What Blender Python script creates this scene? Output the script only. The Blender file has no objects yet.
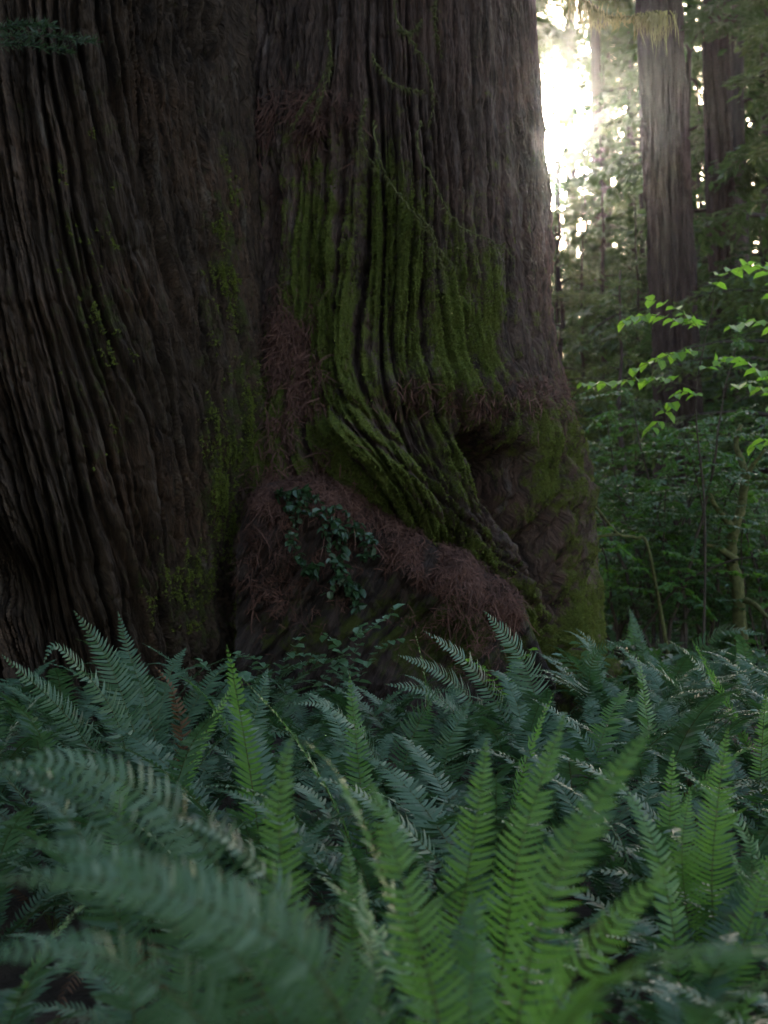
import bpy, math, random
import numpy as np
from mathutils import Vector, Matrix

R = math.radians
rng = np.random.default_rng(7)
rnd = random.Random(11)
scene = bpy.context.scene
COL = scene.collection

# ------------------------------------------------------------------ camera maths
CAM_H, FPX, HORIZON = 1.35, 1422.0, 590.0
PITCH = math.atan((HORIZON - 512) / FPX)
CP, SP = math.cos(PITCH), math.sin(PITCH)
SUN_AZ, SUN_EL = R(6.75), R(17.3)          # clockwise from +y (the view direction)
SUN_DIR = Vector((math.sin(SUN_AZ) * math.cos(SUN_EL), math.cos(SUN_AZ) * math.cos(SUN_EL), math.sin(SUN_EL)))


def at(px, py, Y):
    """world point at ground distance Y that the photo shows at pixel px, py"""
    a, b = (px - 384) / FPX, (512 - py) / FPX
    dy, dz = CP - b * SP, SP + b * CP
    k = Y / dy
    return Vector((a * k, Y, CAM_H + dz * k))


def proj(P):
    x, y, z = P[..., 0], P[..., 1], P[..., 2] - CAM_H
    d = y * CP + z * SP
    return 384 + FPX * x / d, 512 - FPX * (z * CP - y * SP) / d


# ------------------------------------------------------------------ noise
def _hash(ix, iy, iz):
    h = (ix * 374761393 + iy * 668265263 + iz * 2147483647) & 0xFFFFFFFF
    h = ((h ^ (h >> 13)) * 1274126177) & 0xFFFFFFFF
    h = ((h ^ (h >> 16)) * 2246822519) & 0xFFFFFFFF
    return ((h ^ (h >> 15)) & 0xFFFF) / 65535.0


def vnoise(x, y, z=0.0):
    """smooth value noise, -1..1"""
    x, y, z = np.broadcast_arrays(np.asarray(x, float), np.asarray(y, float), np.asarray(z, float))
    ix, iy, iz = np.floor(x).astype(np.int64), np.floor(y).astype(np.int64), np.floor(z).astype(np.int64)
    fx, fy, fz = x - ix, y - iy, z - iz
    fx, fy, fz = [f * f * f * (f * (f * 6 - 15) + 10) for f in (fx, fy, fz)]
    r = 0
    for dx in (0, 1):
        for dy in (0, 1):
            for dz in (0, 1):
                w = (fx if dx else 1 - fx) * (fy if dy else 1 - fy) * (fz if dz else 1 - fz)
                r = r + w * _hash(ix + dx, iy + dy, iz + dz)
    return r * 2 - 1


def fbm(x, y, z=0.0, o=4):
    a, f, s = 0.5, 1.0, 0.0
    for i in range(o):
        s = s + a * vnoise(x * f + 17.3 * i, y * f - 9.1 * i, z * f + 3.7 * i)
        a, f = a * 0.5, f * 2.03
    return s


def sstep(a, b, x):
    t = np.clip((x - a) / (b - a), 0, 1)
    return t * t * (3 - 2 * t)


def interp(x, xs, ys):
    """smooth-ish interpolation through points"""
    xs, ys = np.array(xs, float), np.array(ys, float)
    o = np.argsort(xs)
    xs, ys = xs[o], ys[o]
    m = np.gradient(ys, xs)
    x = np.clip(x, xs[0], xs[-1])
    i = np.clip(np.searchsorted(xs, x) - 1, 0, len(xs) - 2)
    h = xs[i + 1] - xs[i]
    t = (x - xs[i]) / h
    return ((2 * t**3 - 3 * t**2 + 1) * ys[i] + (t**3 - 2 * t**2 + t) * h * m[i]
            + (-2 * t**3 + 3 * t**2) * ys[i + 1] + (t**3 - t**2) * h * m[i + 1])


def ground_z(x, y):
    x, y = np.asarray(x, float), np.asarray(y, float)
    r = 0.44 * sstep(4.6, 8.6, y)
    return r + 0.05 * fbm(x * 0.7, y * 0.7, 3.0, 3) + 0.5 * sstep(14, 60, y) + 0.25 * sstep(12, 60, y) * fbm(x * 0.1, y * 0.1, 8.0, 2)


# ------------------------------------------------------------------ scene helpers
def tag(o, label=None, cat=None, group=None, kind=None):
    if label: o['label'] = label
    if cat: o['category'] = cat
    if group: o['group'] = group
    if kind: o['kind'] = kind
    return o


def empty(name, loc=(0, 0, 0), rz=0.0):
    o = bpy.data.objects.new(name, None)
    o.empty_display_size = 0.1
    o.location = loc
    o.rotation_euler = (0, 0, rz)
    COL.objects.link(o)
    return o


class MB:
    """collects geometry for one mesh"""
    def __init__(self):
        self.v, self.f, self.m, self.n = [], [], [], 0

    def add(self, verts, faces, mat=0):
        verts = np.asarray(verts, float).reshape(-1, 3)
        self.v.append(verts)
        n = self.n
        self.f.extend([tuple(i + n for i in f) for f in faces])
        self.m.extend([mat] * len(faces))
        self.n += len(verts)

    def quads(self, V, mat=0):
        """V: (N, k, 3) array of k-gons"""
        V = np.asarray(V, float)
        N, k = V.shape[:2]
        n = self.n
        self.v.append(V.reshape(-1, 3))
        idx = (np.arange(N * k) + n).reshape(N, k)
        self.f.extend(map(tuple, idx.tolist()))
        self.m.extend([mat] * N)
        self.n += N * k

    def tube(self, pts, rad, sides=6, mat=0, rough=0.0):
        pts = np.asarray([tuple(p) for p in pts], float)
        n = len(pts)
        rad = np.broadcast_to(np.asarray(rad, float), (n,))
        T = np.gradient(pts, axis=0)
        T /= np.linalg.norm(T, axis=1, keepdims=True) + 1e-9
        ref = np.array([0.31, 0.17, 0.93]) if abs(T[0] @ np.array([0.31, 0.17, 0.93])) < 0.9 else np.array([0.93, 0.1, 0.2])
        A = np.cross(T, ref); A /= np.linalg.norm(A, axis=1, keepdims=True) + 1e-9
        B = np.cross(T, A)
        ang = np.arange(sides) * 2 * math.pi / sides
        rr = rad[:, None] * (1 + rough * (rng.random((n, sides)) - 0.5))
        V = pts[:, None] + rr[..., None] * (np.cos(ang)[None, :, None] * A[:, None] + np.sin(ang)[None, :, None] * B[:, None])
        F = []
        for i in range(n - 1):
            for j in range(sides):
                a, b = i * sides + j, i * sides + (j + 1) % sides
                F.append((a, b, b + sides, a + sides))
        F.append(tuple(range(sides - 1, -1, -1)))
        F.append(tuple((n - 1) * sides + j for j in range(sides)))
        self.add(V, F, mat)

    def mesh(self, name, mats, smooth=False):
        me = bpy.data.meshes.new(name)
        V = np.concatenate(self.v) if self.v else np.zeros((0, 3))
        me.from_pydata(V.tolist(), [], self.f)
        for m in (mats if isinstance(mats, (list, tuple)) else [mats]):
            me.materials.append(m)
        if len(me.materials) > 1:
            me.polygons.foreach_set('material_index', np.array(self.m, dtype=np.int32))
        if smooth:
            me.polygons.foreach_set('use_smooth', np.ones(len(me.polygons), dtype=bool))
        me.update()
        return me

    def build(self, name, mats, parent=None, smooth=False):
        return link(name, self.mesh(name, mats, smooth), parent)


def link(name, me, parent=None):
    o = bpy.data.objects.new(name, me)
    COL.objects.link(o)
    if parent is not None:
        o.parent = parent
    return o


def grid_mesh(name, P, mat, attrs=None, uv=None):
    """P: (rows, cols, 3)"""
    r, c = P.shape[:2]
    me = bpy.data.meshes.new(name)
    i = np.arange((r - 1) * (c - 1))
    a = (i // (c - 1)) * c + i % (c - 1)
    F = np.stack([a, a + 1, a + c + 1, a + c], 1)
    me.vertices.add(r * c)
    me.vertices.foreach_set('co', P.reshape(-1).astype(np.float32))
    me.loops.add(len(F) * 4)
    me.loops.foreach_set('vertex_index', F.reshape(-1).astype(np.int32))
    me.polygons.add(len(F))
    me.polygons.foreach_set('loop_start', (np.arange(len(F)) * 4).astype(np.int32))
    me.polygons.foreach_set('use_smooth', np.ones(len(F), dtype=bool))
    me.update(calc_edges=True)
    me.validate()
    for k, v in (attrs or {}).items():
        at_ = me.attributes.new(k, 'FLOAT', 'POINT')
        at_.data.foreach_set('value', v.reshape(-1).astype(np.float32))
    if uv is not None:
        at_ = me.attributes.new('bark', 'FLOAT_VECTOR', 'POINT')
        at_.data.foreach_set('vector', uv.reshape(-1).astype(np.float32))
    me.materials.append(mat)
    return me


# ------------------------------------------------------------------ materials
class NT:
    def __init__(self, name):
        self.mat = bpy.data.materials.new(name)
        self.mat.use_nodes = True
        self.t = self.mat.node_tree
        self.t.nodes.clear()
        self.out = self.n('ShaderNodeOutputMaterial')

    def n(self, kind, ins=None, **props):
        nd = self.t.nodes.new(kind)
        for k, v in props.items():
            setattr(nd, k, v)
        for k, v in (ins or {}).items():
            s = nd.inputs[k]
            if isinstance(v, bpy.types.NodeSocket):
                self.t.links.new(v, s)
            else:
                s.default_value = v
        return nd

    def math(self, op, a, b=0.0, clamp=False):
        return self.n('ShaderNodeMath', {0: a, 1: b}, operation=op, use_clamp=clamp).outputs[0]

    def mix(self, f, a, b):
        nd = self.n('ShaderNodeMix', data_type='RGBA')
        for i, v in ((0, f), (6, a), (7, b)):
            if isinstance(v, bpy.types.NodeSocket): self.t.links.new(v, nd.inputs[i])
            else: nd.inputs[i].default_value = v if i == 0 else (*v, 1)
        return nd.outputs[2]

    def noise(self, vec, scale, detail=4, rough=0.6, dist=0.0):
        return self.n('ShaderNodeTexNoise', {'Vector': vec, 'Scale': scale, 'Detail': detail, 'Roughness': rough, 'Distortion': dist}).outputs['Fac']

    def ramp(self, f, a, b):
        return self.n('ShaderNodeMapRange', {'Value': f, 'From Min': a, 'From Max': b}, interpolation_type='SMOOTHSTEP').outputs[0]

    def vmul(self, vec, s):
        return self.n('ShaderNodeVectorMath', {0: vec, 1: s}, operation='MULTIPLY').outputs[0]

    def done(self, shader):
        self.t.links.new(shader, self.out.inputs['Surface'])
        return self.mat


def bark_material(name, dark, mid, red, pale, moss=(0.060, 0.070, 0.016), bump=1.0):
    m = NT(name)
    b = m.n('ShaderNodeAttribute', attribute_name='bark').outputs['Vector']
    mo = m.n('ShaderNodeAttribute', attribute_name='moss').outputs['Fac']
    co = m.n('ShaderNodeTexCoord').outputs['Object']
    fib = m.noise(m.vmul(b, (70, 5, 1)), 1.0, 6, 0.65, 0.4)
    strip = m.noise(m.vmul(b, (16, 1.1, 1)), 1.0, 4, 0.6)
    patch = m.noise(co, 1.3, 4, 0.6)
    lich = m.noise(m.vmul(b, (11, 1.6, 1)), 1.0, 7, 0.7)
    grain = m.noise(m.vmul(b, (230, 22, 1)), 1.0, 3, 0.6)
    c = m.mix(m.ramp(strip, 0.3, 0.7), dark, mid)
    c = m.mix(m.math('MULTIPLY', m.ramp(patch, 0.42, 0.68), m.ramp(fib, 0.35, 0.65)), c, red)
    c = m.mix(m.math('MULTIPLY', m.ramp(lich, 0.54, 0.68), 0.6), c, pale)
    c = m.mix(m.math('MULTIPLY', m.ramp(fib, 0.38, 0.7), 0.45), c, tuple(min(1, x * 1.9) for x in mid))
    c = m.mix(m.math('MULTIPLY', m.ramp(grain, 0.55, 0.3), 0.5), c, dark)
    fine = m.noise(co, 55.0, 5, 0.7)
    clump = m.noise(co, 9.0, 4, 0.6)
    mc = m.mix(m.ramp(fine, 0.3, 0.7), tuple(x * 0.45 for x in moss), moss)
    mc = m.mix(m.math('MULTIPLY', m.ramp(clump, 0.4, 0.7), 0.55), mc, (moss[0] * 1.1, moss[1] * 0.85, moss[2] * 1.2))
    mm = m.math('ADD', mo, m.math('MULTIPLY', m.math('SUBTRACT', fine, 0.5), 0.9))
    mm = m.math('ADD', mm, m.math('MULTIPLY', m.math('SUBTRACT', clump, 0.5), 2.0))
    mm = m.ramp(mm, 0.26, 0.74)
    c = m.mix(mm, c, mc)
    h = m.math('ADD', m.math('MULTIPLY', fib, 1.0), m.math('MULTIPLY', grain, 0.35))
    h = m.math('ADD', m.math('MULTIPLY', h, m.math('SUBTRACT', 1.0, m.math('MULTIPLY', mm, 0.8))), m.math('MULTIPLY', m.math('MULTIPLY', fine, mm), 1.0))
    bp = m.n('ShaderNodeBump', {'Strength': bump, 'Distance': 0.055, 'Height': h}).outputs[0]
    bs = m.n('ShaderNodeBsdfPrincipled', {'Base Color': c, 'Roughness': 0.92, 'Specular IOR Level': 0.15, 'Normal': bp})
    return m.done(bs.outputs[0])


def leaf_material(name, a, b, trans, gloss=0.4, spec=0.5, tfac=0.35, dead=None):
    m = NT(name)
    oi = m.n('ShaderNodeObjectInfo').outputs['Random']
    isl = m.n('ShaderNodeNewGeometry').outputs['Random Per Island']
    f = m.math('ADD', m.math('MULTIPLY', oi, 0.6), m.math('MULTIPLY', isl, 0.4))
    c = m.mix(f, a, b)
    co = m.n('ShaderNodeTexCoord').outputs['Object']
    spot = m.noise(co, 6.0, 3, 0.6)
    if dead:
        c = m.mix(m.math('MULTIPLY', m.ramp(spot, 0.58, 0.70), 0.8), c, dead)
    tc = m.mix(f, trans, tuple(x * 1.35 for x in trans))
    p = m.n('ShaderNodeBsdfPrincipled', {'Base Color': c, 'Roughness': gloss, 'Specular IOR Level': spec}).outputs[0]
    t = m.n('ShaderNodeBsdfTranslucent', {'Color': tc}).outputs[0]
    mx = m.n('ShaderNodeMixShader', {0: tfac, 1: p, 2: t}).outputs[0]
    return m.done(mx)


def rough_material(name, a, b, scale=12.0, rough=0.9, bump=0.3, island=0.0, stretch=(1, 1, 1)):
    m = NT(name)
    co = m.vmul(m.n('ShaderNodeTexCoord').outputs['Object'], stretch)
    n1 = m.noise(co, scale, 6, 0.65)
    f = m.ramp(n1, 0.3, 0.7)
    if island:
        isl = m.n('ShaderNodeNewGeometry').outputs['Random Per Island']
        f = m.math('ADD', m.math('MULTIPLY', f, 1 - island), m.math('MULTIPLY', isl, island))
    c = m.mix(f, a, b)
    bp = m.n('ShaderNodeBump', {'Strength': bump, 'Distance': 0.03, 'Height': m.noise(co, scale * 4, 5, 0.65)}).outputs[0]
    return m.done(m.n('ShaderNodeBsdfPrincipled', {'Base Color': c, 'Roughness': rough, 'Specular IOR Level': 0.2, 'Normal': bp}).outputs[0])


M = {}
M['bark_left'] = bark_material('grey_brown_furrowed_bark', (0.013, 0.008, 0.006), (0.066, 0.041, 0.027), (0.088, 0.042, 0.023), (0.150, 0.116, 0.090))
M['bark_right'] = bark_material('red_brown_mossy_bark', (0.021, 0.013, 0.010), (0.098, 0.060, 0.046), (0.112, 0.053, 0.037), (0.20, 0.15, 0.13), moss=(0.118, 0.138, 0.022))
M['bark_root'] = bark_material('dark_rooty_duff', (0.016, 0.011, 0.009), (0.045, 0.030, 0.024), (0.07, 0.035, 0.026), (0.08, 0.06, 0.05), moss=(0.05, 0.06, 0.008))
M['bark_far'] = bark_material('purple_brown_redwood_bark', (0.016, 0.010, 0.009), (0.060, 0.037, 0.034), (0.062, 0.034, 0.029), (0.10, 0.072, 0.068), bump=0.9)
M['bark_dark'] = rough_material('dark_conifer_bark', (0.018, 0.012, 0.011), (0.06, 0.038, 0.034), 6.0, stretch=(3, 3, 0.35))
M['fern'] = leaf_material('blue_green_sword_fern', (0.026, 0.058, 0.028), (0.072, 0.118, 0.062), (0.05, 0.13, 0.030), 0.50, 0.30, 0.22, dead=(0.06, 0.045, 0.02))
M['fern_new'] = leaf_material('fresh_green_sword_fern', (0.042, 0.098, 0.024), (0.080, 0.150, 0.034), (0.09, 0.21, 0.03), 0.45, 0.4, 0.38)
M['fern_dead'] = leaf_material('brown_dead_fern', (0.07, 0.035, 0.02), (0.13, 0.07, 0.04), (0.10, 0.05, 0.02), 0.8, 0.1, 0.2)
M['rachis'] = rough_material('fern_stalk', (0.05, 0.06, 0.02), (0.09, 0.085, 0.03), 20)
M['rachis_brown'] = rough_material('brown_fern_stalk', (0.04, 0.025, 0.015), (0.08, 0.05, 0.03), 20)
M['litter'] = rough_material('dry_redwood_needles', (0.022, 0.010, 0.007), (0.140, 0.063, 0.045), 5.0, 0.9, 0.0, island=0.6)
M['needles'] = leaf_material('dark_conifer_needles', (0.014, 0.032, 0.012), (0.040, 0.070, 0.022), (0.06, 0.11, 0.02), 0.5, 0.4, 0.35)
M['needles_olive'] = leaf_material('olive_conifer_needles', (0.025, 0.042, 0.014), (0.06, 0.085, 0.026), (0.09, 0.13, 0.03), 0.5, 0.4, 0.4)
M['maple'] = leaf_material('bright_green_leaf', (0.05, 0.13, 0.015), (0.09, 0.19, 0.025), (0.18, 0.38, 0.03), 0.4, 0.4, 0.5)
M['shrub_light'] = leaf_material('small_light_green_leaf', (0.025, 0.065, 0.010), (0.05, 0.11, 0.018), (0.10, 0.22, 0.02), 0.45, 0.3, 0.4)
M['shrub'] = leaf_material('small_dark_green_leaf', (0.016, 0.042, 0.012), (0.035, 0.075, 0.020), (0.06, 0.14, 0.02), 0.35, 0.5, 0.35)
M['ivy'] = leaf_material('dark_creeper_leaf', (0.012, 0.030, 0.012), (0.030, 0.058, 0.022), (0.03, 0.07, 0.02), 0.35, 0.45, 0.2)
M['pale_leaf'] = leaf_material('pale_green_leaf', (0.065, 0.125, 0.062), (0.115, 0.18, 0.10), (0.10, 0.20, 0.07), 0.4, 0.5, 0.3)
M['moss'] = rough_material('mossy_twig', (0.04, 0.040, 0.012), (0.115, 0.105, 0.036), 30.0, 1.0, 0.6)
M['lichen'] = leaf_material('hanging_moss', (0.13, 0.12, 0.055), (0.22, 0.20, 0.10), (0.22, 0.19, 0.08), 0.9, 0.1, 0.45)
M['moss_tuft'] = leaf_material('fuzzy_moss', (0.038, 0.044, 0.009), (0.150, 0.165, 0.030), (0.14, 0.16, 0.03), 0.9, 0.1, 0.3)
M['twig'] = rough_material('brown_twig', (0.025, 0.017, 0.012), (0.06, 0.042, 0.03), 15.0)
M['ground'] = rough_material('forest_floor_duff', (0.018, 0.012, 0.008), (0.055, 0.036, 0.024), 5.0, 0.95, 0.8)

# ------------------------------------------------------------------ world, sun, haze
w = bpy.data.worlds.new('World')
scene.world = w
w.use_nodes = True
nt = w.node_tree
nt.nodes.clear()
out = nt.nodes.new('ShaderNodeOutputWorld')
sky = nt.nodes.new('ShaderNodeTexSky')
sky.sky_type = 'NISHITA'
sky.sun_disc = False
sky.sun_elevation = SUN_EL
sky.sun_rotation = SUN_AZ
sky.air_density = 1.0
sky.dust_density = 2.2
sky.ozone_density = 0.4
bg = nt.nodes.new('ShaderNodeBackground')
bg.inputs['Strength'].default_value = 0.15
nt.links.new(sky.outputs[0], bg.inputs['Color'])
# bright aureole of the hazy sun in the sky itself
tc = nt.nodes.new('ShaderNodeTexCoord')
dt = nt.nodes.new('ShaderNodeVectorMath'); dt.operation = 'DOT_PRODUCT'
nrm = nt.nodes.new('ShaderNodeVectorMath'); nrm.operation = 'NORMALIZE'
nt.links.new(tc.outputs['Generated'], nrm.inputs[0])
nt.links.new(nrm.outputs[0], dt.inputs[0])
dt.inputs[1].default_value = SUN_DIR
mx = nt.nodes.new('ShaderNodeMath'); mx.operation = 'MAXIMUM'; mx.inputs[1].default_value = 0
nt.links.new(dt.outputs['Value'], mx.inputs[0])
terms = []
for power, gain in ((5000.0, 40.0), (900.0, 0.4), (80.0, 0.03)):
    p = nt.nodes.new('ShaderNodeMath'); p.operation = 'POWER'; p.inputs[1].default_value = power
    nt.links.new(mx.outputs[0], p.inputs[0])
    g = nt.nodes.new('ShaderNodeMath'); g.operation = 'MULTIPLY'; g.inputs[1].default_value = gain
    nt.links.new(p.outputs[0], g.inputs[0])
    terms.append(g.outputs[0])
s1 = nt.nodes.new('ShaderNodeMath'); nt.links.new(terms[0], s1.inputs[0]); nt.links.new(terms[1], s1.inputs[1])
s2 = nt.nodes.new('ShaderNodeMath'); nt.links.new(s1.outputs[0], s2.inputs[0]); nt.links.new(terms[2], s2.inputs[1])
bg2 = nt.nodes.new('ShaderNodeBackground')
bg2.inputs['Color'].default_value = (1.0, 0.93, 0.82, 1)
nt.links.new(s2.outputs[0], bg2.inputs['Strength'])
ad = nt.nodes.new('ShaderNodeAddShader')
nt.links.new(bg.outputs[0], ad.inputs[0]); nt.links.new(bg2.outputs[0], ad.inputs[1])
nt.links.new(ad.outputs[0], out.inputs['Surface'])

sl = bpy.data.lights.new('sun', 'SUN')
sl.energy = 2.0
sl.angle = R(0.5)
sl.color = (1.0, 0.90, 0.76)
so = bpy.data.objects.new('sun', sl)
so.rotation_euler = (-SUN_DIR).to_track_quat('-Z', 'Y').to_euler()
so.location = (8, 60, 30)
COL.objects.link(so)

HAZE = 0.0002
if HAZE:
    hb = MB()
    x0, x1, y0, y1, z0, z1 = -75, 75, -45, 120, -2.5, 52
    hb.add([(x, y, z) for x in (x0, x1) for y in (y0, y1) for z in (z0, z1)],
           [(0, 1, 3, 2), (4, 6, 7, 5), (0, 4, 5, 1), (2, 3, 7, 6), (0, 2, 6, 4), (1, 5, 7, 3)])
    hm = bpy.data.materials.new('haze')
    hm.use_nodes = True
    ht = hm.node_tree
    ht.nodes.clear()
    ho = ht.nodes.new('ShaderNodeOutputMaterial')
    hv = ht.nodes.new('ShaderNodeVolumePrincipled')
    hv.inputs['Color'].default_value = (0.96, 0.95, 0.92, 1)
    hv.inputs['Density'].default_value = HAZE
    hv.inputs['Anisotropy'].default_value = 0.94
    ht.links.new(hv.outputs[0], ho.inputs['Volume'])
    tag(hb.build('haze', hm), 'thin sunlit haze hanging between the forest trees', 'haze', kind='stuff')

# ------------------------------------------------------------------ ground
gx = np.concatenate([np.linspace(-70, -14, 30)[:-1], np.linspace(-14, 14, 180), np.linspace(14, 70, 30)[1:]])
gy = np.concatenate([np.linspace(-40, -3, 20)[:-1], np.linspace(-3, 20, 150), np.linspace(20, 112, 50)[1:]])
GX, GY = np.meshgrid(gx, gy)
gme = grid_mesh('forest_floor', np.stack([GX, GY, ground_z(GX, GY)], -1), M['ground'])
tag(link('ground', gme), 'dark leaf-littered forest floor beneath the ferns', 'ground', kind='structure')

# ------------------------------------------------------------------ the two great trunks


def seg_field(X, Z, pts, width):
    """gaussian ridge along a polyline in the x-z plane; width may vary"""
    best = np.full(X.shape, 1e9)
    n = len(pts)
    ws = width if isinstance(width, (list, tuple)) else [width] * n
    val = np.zeros(X.shape)
    for i in range(n - 1):
        a, b = np.array(pts[i]), np.array(pts[i + 1])
        d = b - a
        t = np.clip(((X - a[0]) * d[0] + (Z - a[1]) * d[1]) / (d @ d), 0, 1)
        r = np.hypot(X - a[0] - t * d[0], Z - a[1] - t * d[1])
        wv = ws[i] + (ws[i + 1] - ws[i]) * t
        val = np.maximum(val, np.exp(-(r / wv) ** 2))
    return val


def pxz(px, py, Y=9.6):
    p = at(px, py, Y)
    return (p.x, p.z)


def furrows(u, v, seed, cells=7.0, fv=0.33):
    """bark ridges: 0 in the furrow, 1 on the ridge"""
    wu = (u + 0.13 * fbm(u * 1.6, v * 0.5, seed, 3) + 0.016 * fbm(u * 6, v * 2.2, seed + 2, 3) + 0.010 * fbm(u * 24, v * 7, seed + 3, 3)) * cells
    k0 = np.floor(wu).astype(np.int64)
    d1 = np.full(wu.shape, 9.0); d2 = np.full(wu.shape, 9.0); idn = np.zeros(wu.shape); sgn = np.zeros(wu.shape)
    for dk in (-2, -1, 0, 1, 2):
        k = k0 + dk
        c = k + 0.5 + 0.58 * vnoise(k * 7.13 + 0.5, v * fv * 1.2 + k * 1.7, seed + 30) + 0.07 * vnoise(k * 3.1, v * 2.6, seed + 33)
        d = np.abs(wu - c)
        nearer = d < d1
        d2 = np.where(nearer, d1, np.minimum(d2, d))
        idn = np.where(nearer, k, idn)
        sgn = np.where(nearer, wu > c, sgn)
        d1 = np.where(nearer, d, d1)
    edge = idn + sgn
    gap = sstep(-0.5, 0.35, vnoise(edge * 6.7 + 0.5, v * 0.8 + edge * 2.3, seed + 70))
    rope = 1 - (1 - sstep(0.06, 0.44, d2 - d1)) * (0.42 + 0.58 * gap)
    fibre = fbm(wu * 5.5, v * 1.1, seed + 90, 3)
    proud = 0.5 + 0.5 * vnoise(idn * 5.31 + 0.5, v * 0.55 + idn, seed + 40)
    n = vnoise(wu * 0.8, v * fv * 1.4, seed) + 0.5 * vnoise(wu * 1.9 + 5, v * fv * 3.0, seed + 4)
    cut = sstep(0.0, 0.30, np.abs(n))
    fine = 0.5 + 0.5 * fbm(wu * 3.2, v * 2.2, seed + 50, 4)
    plate = sstep(-0.25, 0.1, fbm(wu * 1.1 + idn * 3.3, v * 2.1 + idn * 5.7, seed + 60, 3))
    chip = np.abs(fbm(wu * 2.2 + 9, v * 5.0, seed + 80, 4))
    return rope * (0.38 + 0.36 * proud) * (0.4 + 0.6 * cut) + 0.26 * fine * rope + 0.15 * plate * rope + 0.28 * fibre * rope - 0.30 * (0.25 - chip) * (chip < 0.25) * 2


def trunk_grid(nphi, z_low, z_top, nz_dense, dense_top):
    ph = np.concatenate([np.linspace(-math.pi, -1.9, 50)[:-1], np.linspace(-1.9, 1.9, nphi), np.linspace(1.9, math.pi, 50)[1:]])
    zz = np.concatenate([np.linspace(z_low, dense_top, nz_dense), np.linspace(dense_top, z_top, 70)[1:]])
    return np.meshgrid(ph, zz)


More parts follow.
